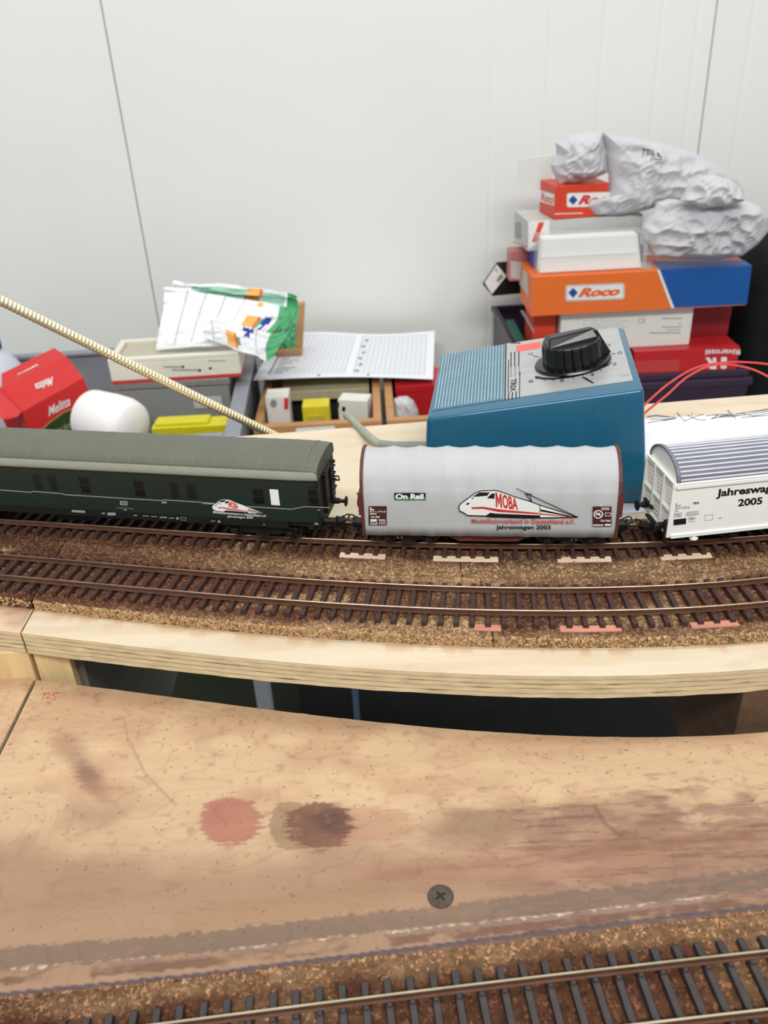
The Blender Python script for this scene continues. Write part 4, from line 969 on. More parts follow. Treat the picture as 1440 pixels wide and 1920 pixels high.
text('Rivarossi', m_lab, t, FP, Q((1150, 525), (790, 530), (790, 590), (1150, 580)), bold=.02, off=.3)
text('R', m_lab, t, FP, Q((900, 610), (790, 612), (780, 735), (905, 730)), bold=.06, off=.3)
text('i', m_lab, t, FP, Q((1015, 605), (950, 607), (945, 730), (1010, 728)), bold=.06, off=.3)
D('pin_stripe', mat('stripe_pink', (210, 110, 100)), t, FP, zr, sum([ribbon([(60, 655+i*17), (520, 640+i*17)], 4) for i in range(7)], []))
t = carton('dark_red_carton', 'dark red carton squeezed under the blue end of the long box', 'carton', 532, 600, -251, -203, 1396, 90, m_dred, lid=18)
t = carton('white_carton', 'white carton with grey print below the orange and blue box', 'carton', 305, 521, -251, -184.5, 1357, 82, m_cardw)
text('CE', m_ltext, t, FP, Q((90, 258), (163, 252), (163, 200), (90, 206)), bold=.005)
D('fine_print', m_ltext, t, FP, zr, [rect(340, 200, 545, 210), rect(510, 255, 545, 263), rect(335, 290, 545, 298), rect(390, 320, 530, 327), rect(210, 350, 530, 360)])
D('faint_panel', mat('faint_print', (212, 213, 208)), t, FP, zs, [rect(545, 950, 770, 958), rect(545, 966, 740, 974), rect(545, 982, 760, 990)])
# the long orange and blue box
t = carton('locomotive_box', 'long orange and blue locomotive box with white name label', 'box', 252, 597.5, -184, -121, 1340, 103, m_orange, lid=None)
big = t
D('blue_half', m_bblue, t, FP, zs, [[(915, 708), (1362, 690), (1338, 876), (986, 893)]], .3)
D('white_stripe', m_lab, t, FP, zs, [[(905, 709), (917, 708), (988, 893), (974, 894)]], .4)
TPL = ((0, 0, 63), (0, 0, 1))
D('blue_top', m_bblue, t, TPL, zs, [[(915, 708), (1362, 690), (1325, 664), (880, 668)]], .3)
D('grey_top_print', m_cardg, t, TPL, zs, [[(440, 690), (470, 712), (880, 703), (870, 672)]], .35)
D('end_label', mat('label_grey', (200, 190, 180)), t, LP_, z4, [[(660, 295), (715, 340), (730, 640), (615, 480), (612, 380), (650, 420)]], .3)
def rr_poly(x0, y0, x1, y1, r, sl=0.0):
    o = []
    for cx_, cy_, a0 in ((x1-r, y0+r, -90), (x1-r, y1-r, 0), (x0+r, y1-r, 90), (x0+r, y0+r, 180)):
        for k in range(5): a = math.radians(a0+22.5*k); X = cx_+r*math.cos(a); Y_ = cy_+r*math.sin(a); o.append((X, Y_+sl*(X-x0)))
    return o
D('name_label', m_lab, t, FP, zs, [rr_poly(464, 784, 748, 862, 12, -.04)], .3)
D('label_border', m_lblue, t, FP, zs, sum([ribbon(q+q[:1], 2) for q in [rr_poly(468, 788, 744, 858, 10, -.04)]], []), .4)
D('diamond_mark', m_lblue, t, FP, zs, [[(477, 820), (500, 795), (523, 819), (500, 845)]], .4)
S_ = lambda *p: [zs(*q) for q in p]
text('Roco', mat('label_orange', (232, 104, 44), rough=.5), t, FP, S_((522, 843), (722, 834), (734, 790), (530, 797)), bold=.06, shear=.3, off=.45)
# things standing on it
carton('blue_flat_box', 'flat blue box lying behind the clear plastic case', 'box', 262, 440, -120.4, -93, 1392, 50, mat('deep_blue', (40, 60, 150), rough=.4))
t = carton('support_carton', 'plain grey carton hidden behind the long orange and blue box', 'carton', 300, 600, TZ, -156, 1566, 38, m_cardg)
t = carton('pinkish_carton', 'small faded pink carton behind the left end of the orange box', 'carton', 233, 282, -154, -105, 1446, 34, mat('pink_card', (188, 116, 112), rough=.5, var=.08))
D('grey_patch', m_cardg, t, FP, z4, [[(505, 190), (660, 210), (660, 420), (505, 400)]], .3)
t = carton('silver_carton', 'grey and white carton with a red slanted mark on its corner', 'carton', 252, 437, -92.4, -47, 1390, 96, m_cardg, .07)
D('red_mark', mat('mark_red', (226, 62, 50)), t, FP, zs, [[(335, 480), (362, 480), (325, 575), (302, 575)], [(318, 540), (332, 522), (352, 575), (334, 575)]], .4)
D('white_corner', m_lab, t, FP, zs, [[(284, 476), (385, 470), (385, 560), (284, 608)]], .25)
D('end_print', m_greyp, t, LP_, zs, [[(222, 482), (250, 480), (250, 560), (222, 556)]], .3); D('end_line', m_redp, t, LP_, zs, [ribbon([(212, 575), (280, 600)], 5)[0]], .3)
m_clear = mat('clear_plastic', (236, 240, 240), rough=.08, var=0, alpha=.22, spec=.6)
m_foam = mat('white_foam', (240, 240, 236), rough=.8, var=.02)
t = thing('clear_case', 'clear plastic case with white foam insert lying on the orange box', 'case', M=frame((262, 1352, -120.6), .0))
g = G(); g.hexa([(4, 2, 1), (166, 2, 1), (166, 32, 1), (4, 32, 1), (6, 5, 54), (155, 5, 54), (155, 32, 54), (6, 32, 54)]); f_ = g.build('foam_insert', m_foam, t, bevel=2)
g = G(); g.box(6, 154, 1.2, 2.2, 25, 27); g.build('foam_ridge', m_foam, f_)
g = G(); g.box(0, 172, 0, 36, 0, 58); g.build('clear_cover', m_clear, t, bevel=2)
t = carton('red_box', 'red box with white name label under the paper bag', 'box', 293, 379, -46, 3, 1393, 74, m_cardred, .14, lid=None)
D('name_label', m_lab, t, FP, zs, [rr_poly(470, 340, 690, 408, 10, -.03)], .3); D('diamond_mark', m_lblue, t, FP, zs, [[(478, 374), (500, 350), (522, 372), (500, 397)]], .4)
text('Roco', m_redp, t, FP, S_((522, 396), (700, 389), (712, 345), (530, 350)), bold=.06, shear=.3, off=.45)
D('end_label', m_lab, t, LP_, zs, [[(340, 325), (410, 345), (410, 400), (340, 380)]], .3); text('Roco', m_redp, t, LP_, S_((346, 376), (405, 394), (408, 352), (348, 336)), bold=.035, shear=.2, off=.4)
D('bottom_line', m_lab, t, FP, zs, [ribbon([(412, 440), (545, 436)], 4)[0]], .3)
carton('lower_red_lid', 'thin brownish red lid below the red box', 'lid', 296, 330, -46.6, -46.2, 1400, 60, mat('brick_card', (176, 78, 62)))
t = thing('plastic_pocket', 'clear plastic pocket sticking out behind the red box', 'plastic pocket', M=frame((0, 0, 0)))
q = [at(*zs(*p), Y=1475) for p in ((235, 310), (400, 330), (410, 150), (245, 175))]
g = G(); g.loft([[Vector(p) for p in q], [Vector(p)+Vector((0, 14, 0)) for p in q]]); g.build('pocket', mat('thin_clear', (225, 228, 228), rough=.15, var=0, alpha=.3), t, bevel=1)
# black box with label, rolled on its edge
dm = [at(*z4(*p), Y=1486) for p in ((155, 470), (280, 625), (470, 375), (335, 205))]
t = thing('label_box', 'black box turned on edge with white end label beside the wall', 'box', (0, 0, 0))
ext = Vector((100, 14, 0)); g = G(); g.loft([[Vector(p) for p in dm], [Vector(p)+ext for p in dm]]); g.build('carton', m_black, t, bevel=.6)
q = [at(*z4(*p), Y=1485) for p in ((185, 455), (275, 600), (452, 380), (335, 235))]
g = G(); g.loft([[Vector(p) for p in q], [Vector(p)+Vector((.5, .8, 0)) for p in q]]); lb = g.build('end_label', m_lab, t)
g = G(); q = [at(*z4(*p), Y=1484.6) for p in ((330, 430), (355, 455), (420, 385), (385, 350))]; g.loft([[Vector(p) for p in q], [Vector(p)+Vector((0, .4, 0)) for p in q]])
q = [at(*z4(*p), Y=1484.6) for p in ((312, 305), (330, 325), (345, 305), (328, 285))]; g.loft([[Vector(p) for p in q], [Vector(p)+Vector((0, .4, 0)) for p in q]]); g.build('barcode', m_ltext, lb)

# crumpled paper bags
m_bag = mat('grey_paper', (200, 199, 203), rough=.75, var=.04, scale=30)
def ridge(x, z, s, o=0.0): return 1-abs(2*vn(x*s+o, z*s+o*1.7)-1)
def pillow(outline, T, Y0, thick, seed, crum, rings=44, n=170, flat=False, back=.6):
    P = np.array([at(*T(*p), Y=Y0)[[0, 2]] for p in outline]); c = P.mean(0)
    d = np.concatenate([P, P[:1]]); L = np.concatenate([[0], np.cumsum(np.hypot(*np.diff(d, axis=0).T))]); s = np.linspace(0, L[-1], n, endpoint=False)
    O = np.stack([np.interp(s, L, d[:, 0]), np.interp(s, L, d[:, 1])], 1)
    def surf(sign, th):
        R_ = []
        for k in range(rings+1):
            t = 1-k/rings; q = c+(O-c)*t; dep = th*(1-t**2.4)**.5
            w = (1-t)*2 if t > .5 else 1
            cr = (ridge(q[:, 0], q[:, 1], .017, seed)-.6)*crum*1.5+(ridge(q[:, 0]+q[:, 1]*.4, q[:, 1], .05, seed+9)-.6)*crum*1.0+(ridge(q[:, 0], q[:, 1]-q[:, 0]*.5, .12, seed+5)-.6)*crum*.3
            y = Y0-sign*(dep+cr*min(1, w*1.6))
            R_.append([(a, b_, e) for a, b_, e in zip(q[:, 0], y, q[:, 1])])
        return R_
    f = surf(1, thick); b = surf(-1, thick*back)
    g = G(); g.loft(list(reversed(f))+b[1:], True, False); return g
t = thing('paper_bag', 'large grey paper bag with folded opening on top of the stack', 'paper bag', (0, 0, 0))
body = [(640, 45), (700, 60), (800, 70), (900, 90), (980, 110), (1060, 135), (1150, 175), (1230, 225), (1290, 270), (1322, 320), (1318, 365), (1250, 388), (1100, 380), (1000, 392), (900, 402), (800, 432), (690, 447), (600, 444), (548, 402), (565, 368), (640, 372), (664, 390), (672, 300), (668, 200), (660, 120)]
bb = pillow(body, zs, 1412, 36, 3.1, 10).build('bag_body', m_bag, t, smooth=.32)
mouth = [(415, 95), (480, 58), (590, 40), (640, 52), (672, 130), (675, 235), (600, 268), (520, 288), (430, 300), (405, 245), (390, 205), (420, 150)]
pillow(mouth, zs, 1424, 24, 8.4, 12).build('bag_mouth', m_bag, t, smooth=.32)
t2 = thing('paper_bag', 'crumpled grey paper bag at the right end of the orange and blue box', 'paper bag', (0, 0, 0))
body2 = [(905, 385), (960, 365), (1020, 372), (1090, 365), (1200, 375), (1330, 372), (1400, 400), (1440, 450), (1440, 520), (1390, 580), (1310, 640), (1200, 660), (1080, 658), (960, 652), (880, 640), (862, 600), (832, 560), (832, 500), (880, 430)]
b2 = pillow(body2, zs, 1364, 34, 14.3, 13).build('bag_body', m_bag, t2, smooth=.3)
pillow([(1015, 372), (1055, 300), (1100, 258), (1180, 250), (1260, 275), (1310, 320), (1328, 372), (1250, 400), (1120, 410)], zs, 1338, 24, 21.7, 12).build('bag_twist', m_bag, t2, smooth=.3)
# marker writing follows the bag surface
from mathutils.bvhtree import BVHTree
bv = BVHTree.FromPolygons([v.co/S for v in bb.data.vertices], [p.vertices for p in bb.data.polygons])
def oncast(px, py):
    d = Vector(ray(px, py)).normalized(); h = bv.ray_cast(Vector(_C), d)[0]
    return (h if h else Vector(at(px, py, Y=1345)))-d*1.6
pen = []
for s_ in ([(835, 126), (868, 130)], [(846, 128), (836, 158)], [(858, 130), (856, 158)], [(868, 130), (880, 134), (878, 150), (866, 152), (864, 138), (870, 130)], [(890, 133), (878, 180)], [(892, 150), (893, 178)], [(902, 146), (918, 150), (905, 160), (926, 162), (924, 176), (898, 176)]):
    for a, b in zip(s_[:-1], s_[1:]): pen += ribbon([a, b], 4)
g = G()
for q in pen: v = [oncast(*zs(*p)) for p in q]; g.add(v, [(0, 1, 2, 3)])
o = g.build('marker_writing', m_ink, t, fix=False); o['label'] = 'black marker scribble'
# black bag at the right border
t = thing('black_bag', 'black fabric bag standing at the right edge of the table', 'bag', (0, 0, 0))
rings = []
for k, (px_, py_, h_) in enumerate(((1372, 800, 1.0), (1378, 745, 1.0), (1382, 690, 1.0), (1385, 650, 1), (1398, 580, 1), (1415, 530, .96), (1440, 484, .85), (1475, 462, .6), (1520, 455, .3))):
    p = at(px_, py_, Y=1400); x0 = p[0]; z = p[2]; w = 880-x0; dd = 80*h_**.5+20
    rings.append([(x0+w/2+(w/2)*np.sign(math.cos(a))*abs(math.cos(a))**.35, 1480+dd*np.sign(math.sin(a))*abs(math.sin(a))**.35, max(z, TZ)) for a in [2*math.pi*i/40 for i in range(40)]])
g = G(); g.loft(rings); g.build('bag_body', mat('black_fabric', (22, 24, 26), rough=.8, var=.2, scale=40, spec=.2), t, smooth=1.0)
g = G(); g.tube(spline([(700, 1395, -90), (710, 1385, -40), (760, 1385, -30), (800, 1390, -80)]), 5, 8); g.build('carry_handle', m_black, t, smooth=1)

# ================================================================ grey crate with its contents
m_crate = mat('crate_grey', (138, 143, 150), rough=.45, var=.04, scale=30)
CY = .042; t = thing('plastic_crate', 'large grey plastic crate holding coffee filters, paper roll and boxes', 'crate', M=frame((-197, 1062, TZ), CY))
CW, CD, CH = 600, 400, 160
g = G()
for b in ((-CW, 0, 0, 4, 0, CH), (-CW, 0, CD-4, CD, 0, CH), (-4, 0, 0, CD, 0, CH), (-CW, -CW+4, 0, CD, 0, CH), (-CW, 0, 0, CD, 0, 4)): g.box(*b)
g.build('crate_walls', m_crate, t)
g = G()
for b in ((-CW+15.2, -15.2, -8, 10, CH-4, CH+2), (-CW+15.2, -15.2, CD-10, CD+8, CH-4, CH+2), (-15, 8, -8, CD+8, CH-4, CH+2), (-CW-8, -CW+15, -8, CD+8, CH-4, CH+2)): g.box(*b)
g.build('crate_rim', m_crate, t, bevel=1.5)
g = G(); g.box(-92, -66, -4, 3, CH+1.6, CH+2.2); g.build('rim_slot', mat('crate_dark', (90, 94, 100)), t)
def inc(name, label, cat, x0, x1, z0, z1, y0, d, m, **k): return carton(name, label, cat, x0, x1, z0, z1, y0, d, m, **k)
inc('base_carton', 'dark carton at the bottom of the grey crate', 'carton', -340, -222, TZ+4.5, -292, 1086, 120, mat('dark_card', (70, 66, 62)))
m_bclear = mat('case_clear', (196, 198, 198), rough=.15, var=.03, alpha=.45, spec=.6)
m_dkin = mat('case_inside', (70, 66, 64), rough=.6, var=.3, scale=40)
for z0, z1, la in ((TZ+4.5, -306, 'lower clear plastic case in the grey crate'), (-305, -222, 'upper clear plastic case under the white box in the grey crate')):
    t = thing('clear_case', la, 'case', (-403, 1236, z0)); h = z1-z0
    g = G(); g.box(3, 172, 6, 90, 2, h-16); g.build('contents', m_dkin, t)
    g = G(); g.box(0, 176, 0, 96, 0, h-12); g.build('case_body', m_bclear, t, bevel=2)
    g = G(); g.box(-2, 178, -2, 98, h-11, h); g.build('lid', mat('case_lid', (150, 148, 146), rough=.25, var=.1, alpha=.75), t, bevel=2)
    if z1 > -230: g = G(); g.box(118, 162, -1.2, -.4, 36, 54); g.build('paper_label', m_cardg, t)
z2 = lambda x, y: (180+x*320/1440, 620+y*320/1440)
m_cream = mat('box_cream', (226, 222, 208), rough=.5, var=.02)
t = thing('model_box', 'cream model train box with red bottom edge and window lid', 'box', M=frame((-402, 1232, -221.5), .03))
g = G(); g.box(0, 196, 0, 98, 4.5, 32); g.build('tray', m_cream, t, bevel=1)
g = G(); g.box(.2, 195.8, .2, 97.8, 0, 4.4); g.build('red_base', m_redp, t)
g = G(); g.box(10, 186, 12, 88, 31.5, 32.6); g.build('window', mat('beige_window', (186, 178, 158), rough=.2), t)
g = G()
for b in ((0, 196, 0, 12, 32, 38), (0, 196, 88, 98, 32, 38), (0, 10, 12, 88, 32, 38), (186, 196, 12, 88, 32, 38)): g.box(*b)
g.build('lid_frame', m_cream, t, bevel=1)
D('printed_line', m_ltext, t, FP, z2, [rect(570, 300, 720, 312), rect(640, 326, 860, 338), rect(945, 250, 1095, 258)], .3); D('printed_dot', m_ink, t, FP, z2, [ell(733, 305, 12, 12), ell(875, 335, 13, 13), ell(965, 317, 14, 10)], .35)
t = inc('yellow_box', 'yellow flat box at the front of the grey crate', 'box', -322, -216, -291.5, -246, 1112, 34, mat('lemon_yellow', (208, 198, 34), rough=.4, var=.05))
g = G(); g.box(4, 80, 6, 32, 45.3, 50); g.build('raised_lid', MATS['lemon_yellow'], t, bevel=1)
# paper roll
p0 = Vector(at(172, 783, Y=1168)); p1 = Vector(at(250, 802, Y=1124)); ax = (p1-p0); ln = ax.length; Mr = Matrix.Translation(p0) @ ax.to_track_quat('Z', 'Y').to_matrix().to_4x4()
t = thing('paper_roll', 'white paper roll lying tilted in the grey crate', 'paper roll', (0, 0, 0))
g = G(); g.lathe([(8, .5), (30, 0), (39, 0), (41.5, 3), (42, ln*.5), (41, ln*.78), (37, ln*.95), (28, ln*1.03), (10, ln*1.06), (.3, ln*1.06)], 48, Mr); g.build('roll', mat('tissue_white', (244, 241, 240), rough=.85, var=.02, bump=.1, bscale=300), t, smooth=1.0)
# coffee filter box
zm = lambda x, y: (x*320/1440, 600+y*320/1440)
m_mel = mat('filter_red', (206, 48, 46), rough=.4, var=.03)
t = thing('coffee_filter_box', 'red and green coffee filter box leaning in the grey crate', 'box', (0, 0, 0))
V3 = lambda x, y, Y_: Vector(at(*zm(x, y), Y=Y_+45))
A0, A1, B0, B1 = V3(185, 775, 1120), V3(705, 488, 1152), V3(20, 568, 1168), V3(557, 304, 1200)
dn = Vector((.12, .02, -1)).normalized(); C0 = A0+dn*112; C1 = A1+dn*112
D0 = B0+Vector((-8, 26, 12)); D1 = B1+Vector((-26, 30, 4)); E0 = V3(95, 1000, 1178)+dn*55; E1 = C1+(E0-C0); F0 = V3(28, 842, 1176); F1 = A1+(F0-A0)
g = G(); g.loft([[A0, B0, D0, F0, E0, C0], [A1, B1, D1, F1, E1, C1]]); g.build('carton', m_mel, t)
nf_ = (A1-A0).cross(C0-A0).normalized(); nf_ = nf_ if nf_.y < 0 else -nf_; pf = (tuple(A0), tuple(nf_))
nu_ = (A1-A0).cross(B0-A0).normalized(); nu_ = nu_ if nu_.y < 0 else -nu_; pu = (tuple(A0), tuple(nu_))
gr = [(270, 1005), (330, 940), (420, 855), (540, 770), (650, 730), (765, 715), (775, 735), (800, 840), (810, 1060), (500, 1100)]
D('gold_edge', mat('gold_line', (190, 140, 70)), t, pf, zm, [gr], .3); D('green_field', mat('filter_green', (44, 70, 36), rough=.45), t, pf, zm, [[(x+5, y+9) for x, y in gr]], .5)
M_ = lambda *p: [zm(*q) for q in p]
text('Melitta', m_lab, t, pf, M_((412, 815), (600, 715), (580, 640), (395, 740)), bold=.015, shear=.45, off=.4)
text('GOURMET', mat('gold_text', (150, 158, 110)), t, pf, M_((452, 985), (668, 870), (655, 825), (440, 942)), bold=.01, off=.7)
text('Melitta', m_lab, t, pu, M_((445, 475), (290, 545), (315, 600), (455, 545)), bold=.015, shear=.45, off=.4)
text('Melitta', m_lab, t, ((tuple(B0)), tuple(-(B1-B0).cross(D0-B0).normalized() if (B1-B0).cross(D0-B0).z < 0 else (B1-B0).cross(D0-B0).normalized())), M_((325, 385), (140, 470), (160, 450), (320, 370)), bold=.02, shear=.3, off=.5)
g = G(); f0 = [V3(-60, 560, 1150), V3(20, 566, 1166), V3(182, 775, 1118), V3(150, 815, 1112), V3(60, 838, 1108), V3(-20, 825, 1106)]
g.loft([f0, [p+Vector((-1.2, .8, -.4)) for p in f0]]); g.build('end_flap', m_mel, t)
nl_ = (B0-A0).cross(C0-A0).normalized(); nl_ = nl_ if nl_.x < 0 else -nl_
text('Melitta', mat('label_pink', (226, 160, 156)), t, (tuple(A0), tuple(nl_)), M_((92, 900), (185, 905), (178, 870), (90, 860)), bold=.015, shear=.3, off=.4)
# bottle
bc = at(-6, 700, Y=1350); t = thing('bottle', 'translucent white bottle with blue cap at the left edge', 'bottle', (bc[0], 1350, TZ+5)); hz = at(-6, 652, Y=1350)[2]-(TZ+5); hc = at(-6, 624, Y=1350)[2]-(TZ+5)
g = G(); g.lathe([(44, 0), (46, 4), (46, hz-58), (44, hz-44), (36, hz-26), (24, hz-10), (17, hz-3), (16, hz+6)], 36); g.build('bottle_body', mat('milky_plastic', (206, 212, 224), rough=.35, var=.02), t, smooth=.8)
g = G(); g.lathe([(18.5, hz-1), (19, hz), (19, hc-2), (17.5, hc), (.3, hc)], 36); g.build('cap', mat('cap_blue', (32, 40, 150), rough=.35), t, smooth=.6)

# ================================================================ tea towel on a wooden board
z3 = lambda x, y: (280+x*320/1440, 510+y*320/1440)
m_towel = mat('towel_cloth', rough=.9, var=.03, scale=300, attr=True, bump=.1, bscale=900, spec=.2)
def crom(P, n):
    P = np.array(P, float); m = len(P); Q_ = np.concatenate([[2*P[0]-P[1]], P, [2*P[-1]-P[-2]]]); out = []
    for s in np.linspace(0, m-1, n):
        i = min(int(s), m-2); t = s-i; a, b, c, d = Q_[i], Q_[i+1], Q_[i+2], Q_[i+3]
        out.append(.5*(2*b+(c-a)*t+(2*a-5*b+4*c-d)*t*t+(3*b-a-3*c+d)*t**3))
    return np.array(out)
def cloth(name, rows, colf, parent, nu=120, nv=60, wr=3.6, th=2.5, sd=0):
    R_ = np.array([[at(*z3(x, y), Y=Y_-92) for x, y, Y_ in r] for r in rows])
    A = np.array([crom(r, nu) for r in R_]); B = np.stack([crom(A[:, j], nv) for j in range(nu)], 1)
    U, V = np.meshgrid(np.linspace(0, 1, nu), np.linspace(0, 1, nv))
    B[..., 1] += (fbm(U*5+sd, V*4+sd*2)-.5)*wr*4; B[..., 1] += (ridge(U, V, 7, sd)-.6)*wr
    g = G(); g.grid(B.tolist()); n0 = len(g.v); Bb = B.copy(); Bb[..., 1] += th; g.grid(Bb.tolist())
    c = colf(U.ravel(), V.ravel()); g.c = np.concatenate([c, c]); per = [i for i in range(nu)]+[i*nu+nu-1 for i in range(1, nv)]+[(nv-1)*nu+i for i in reversed(range(nu-1))]+[i*nu for i in reversed(range(1, nv-1))]
    for a, b in zip(per, per[1:]+per[:1]): g.f.append((a, b, n0+b, n0+a))
    return g.build(name, m_towel, parent, smooth=1.2)
WH = (240, 241, 244); GR = (92, 170, 122); ORG = (240, 176, 96)
def paint(U, V, lines_u, lines_v, bands):
    c = np.tile(np.array(lin(WH)), (len(U), 1))
    for l in lines_u: c = mixc(c, (168, 172, 180), ((np.abs(U-l) < .008)*.7))
    for l in lines_v: c = mixc(c, (180, 184, 190), ((np.abs(V-l) < .012)*.6))
    for (u0, u1, v0, v1, rgb) in bands: c = mixc(c, rgb, ((U > u0) & (U < u1) & (V > v0) & (V < v1))*1.0)
    return c
def orn(c, U, V, cu, cv, ru, rv):
    a = (U-cu)/ru; b = (V-cv)/rv
    k = ((np.abs(a) < .28) & (np.abs(b) < 1)) | ((np.abs(b+.35) < .3) & (np.abs(a) < 1)) | ((np.abs(a-b*.9) < .3) & (np.abs(a) < .9) & (b < .1)) | ((np.abs(a+b*.9) < .3) & (np.abs(a) < .9))
    return mixc(c, (58, 72, 164), k*1.0)
tw = thing('tea_towel', 'white checked tea towel with green border and blue ornaments', 'towel', (0, 0, 0))
def cA(U, V):
    c = paint(U, V, (.17, .335, .5, .63), (.05,), ((.70, .785, .38, .9, ORG), (.785, .80, .38, .9, (228, 90, 60)), (.80, .83, .45, .7, GR), (.945, 1.1, -1, 2, GR), (.74, .79, .0, .12, ORG)))
    return orn(c, U, V, .865, .62, .035, .26)
cloth('back_layer', [[(205, 72, 1442), (400, 108, 1442), (600, 104, 1440), (850, 130, 1440), (1120, 168, 1438), (1240, 200, 1436)], [(150, 170, 1436), (370, 170, 1436), (600, 215, 1434), (850, 245, 1434), (1100, 285, 1430), (1262, 315, 1430)]],
      lambda U, V: paint(U, V, (), (), ((.17, .84, .14, 2, (158, 204, 184)), (.58, .66, .05, .5, ORG), (.66, .68, .05, .5, (228, 90, 60)), (.56, .66, .6, 2, (176, 108, 60)), (.86, 1.1, -1, 2, (74, 156, 104)))), tw, nv=30, sd=4)
cloth('main_layer', [[(130, 120, 1424), (320, 150, 1424), (480, 192, 1422), (640, 215, 1420), (850, 242, 1420), (1000, 266, 1418), (1150, 298, 1416)], [(112, 330, 1396), (270, 350, 1392), (420, 360, 1390), (580, 370, 1390), (760, 400, 1390), (960, 410, 1392), (1110, 430, 1396)], [(55, 655, 1366), (200, 632, 1358), (350, 606, 1354), (500, 570, 1352), (640, 580, 1356), (800, 560, 1364), (1000, 545, 1378)]], cA, tw, sd=1)
cloth('green_fold', [[(1135, 296, 1412), (1200, 308, 1408), (1262, 322, 1412)], [(1090, 440, 1400), (1170, 430, 1394), (1242, 450, 1400)], [(1060, 560, 1392), (1150, 560, 1388), (1236, 560, 1394)], [(1095, 640, 1390), (1160, 650, 1386), (1230, 645, 1390)]], lambda U, V: np.tile(np.array(lin(GR)), (len(U), 1)), tw, 40, 50, sd=7)
def cB(U, V):
    c = paint(U, V, (.12, .66), (.9,), ((.29, .40, .35, .9, ORG), (.40, .425, .35, .9, (228, 90, 60)), (.425, .46, .5, .8, GR), (.80, 1.1, -1, 2, GR)))
    return orn(c, U, V, .57, .22, .06, .2)
cloth('front_flap', [[(470, 425, 1340), (560, 392, 1342), (700, 440, 1342), (860, 470, 1344), (1020, 520, 1350), (1190, 500, 1362)], [(452, 490, 1334), (590, 500, 1332), (720, 540, 1332), (860, 580, 1334), (980, 630, 1338), (1110, 610, 1346)], [(455, 545, 1332), (600, 602, 1328), (740, 660, 1326), (890, 702, 1326), (985, 755, 1328), (1050, 712, 1334)]], cB, tw, sd=12, wr=1.5)
cloth('lower_hem', [[(60, 640, 1358), (300, 610, 1350), (520, 580, 1348), (650, 590, 1350)], [(70, 660, 1356), (300, 640, 1348), (520, 625, 1346), (640, 622, 1348)]], lambda U, V: paint(U, V, (), (.5,), ()), tw, 60, 16, wr=.8, sd=3)
m_board = mat('beech', (188, 146, 100), rough=.55, var=.08, scale=60, stretch=(1, 1, .2))
q = [Vector(at(*z3(*p), Y=1448)) for p in ((820, 320), (830, 730), (1290, 700), (1312, 262))]
g = G(); g.loft([q, [p+Vector((0, 14, 0)) for p in q]]); tb = thing('wooden_board', 'light brown wooden board standing behind the tea towel', 'board', (0, 0, 0)); g.build('board', m_board, tb, bevel=2)
q = [Vector(at(*z3(*p), Y=1438)) for p in ((1075, 668), (1080, 712), (1288, 705), (1290, 650))]
g = G(); g.loft([q, [p+Vector((0, 10, 0)) for p in q]]); g.build('bottom_ledge', m_board, tb, bevel=2)
carton('prop_box', 'dark box under the tea towel right of the grey crate', 'box', -200, -110, TZ, -268, 1432, 120, mat('near_black', (30, 30, 30)))

# ================================================================ wooden trays and the form sheet
m_tray = mat('tray_wood', (186, 138, 92), rough=.55, var=.1, scale=80, stretch=(.3, 1, 1))
m_inner_shade = mat('inner_shade', (34, 34, 36), rough=.9)  # black tone paints the shade inside the trays
def tray(label, x0, x1, y0, y1, z1, floor, th=13):
    t = thing('wooden_tray', label, 'tray', (x0, y0, TZ)); W_, D_, H_ = x1-x0, y1-y0, z1-TZ
    for b in ((0, W_, 0, th, 0, H_), (0, W_, D_-th, D_, 0, H_)): g = G(); g.box(*b); g.build('rail', m_tray, t, bevel=1.2)
    for b in ((0, th, th, D_-th, 0, H_), (W_-th, W_, th, D_-th, 0, H_)): g = G(); g.box(*b); g.build('side_board', m_tray, t, bevel=1.2)
    g = G(); g.box(th, W_-th, th, D_-th, floor-TZ-6, floor-TZ); g.build('tray_bottom', m_inner_shade, t); return t
ta = tray('wooden tray with small boxes half under the form sheet', -192, 4, 1190, 1420, -286, -342)
D('paper_label', m_lab, ta, FP, lambda x, y: (x, y), [[(555, 803), (628, 798), (628, 815), (555, 815)]], .4)
tray('second wooden tray to the right of the small boxes', 11, 190, 1190, 1420, -286, -345)
t = carton('small_white_box', 'small white box with red stripe in the wooden tray', 'box', -176, -140, -341.5, -263, 1250, 36, m_cardw)
zt = lambda x, y: (440+x*420/1440, 500+y*420/1440)
D('red_stripe', m_redp, t, FP, zt, [rect(318, 845, 345, 918)], .3); D('grey_print', m_ltext, t, FP, zt, [ell(250, 880, 22, 26)], .3)
t = carton('small_yellow_box', 'small yellow box in the middle of the wooden tray', 'box', -119, -77, -341.5, -277, 1236, 34, mat('box_yellow', (216, 200, 40), rough=.5, var=.08), group=None)
g = G(); g.box(8, 34, -1.5, .5, 8, 50); g.build('tape', mat('tape_yellow', (196, 182, 60), rough=.4), t)
t = carton('small_vehicle_box', 'small slanted white box with black window in the wooden tray', 'box', -64, -16, -341.5, -278, 1262, 30, m_cardw, -.25)
D('black_window', m_ink, t, FP, zt, [rect(650, 870, 672, 905), rect(690, 900, 712, 930)], .3)
carton('shade_block', 'black block added for shade at the back of the wooden tray', 'box', -166, -12, -341.5, -304, 1345, 55, m_inner_shade)  # block added below the beige box, its black stands for shade
carton('beige_box', 'long beige box lying under the front edge of the form sheet', 'box', -160, -14, -303.6, -288, 1330, 72, mat('beige_card', (176, 166, 136)))
carton('flat_red_box', 'flat red box under the right end of the form sheet', 'box', 30, 150, -344.5, -287, 1326, 78, m_red, lid=10)
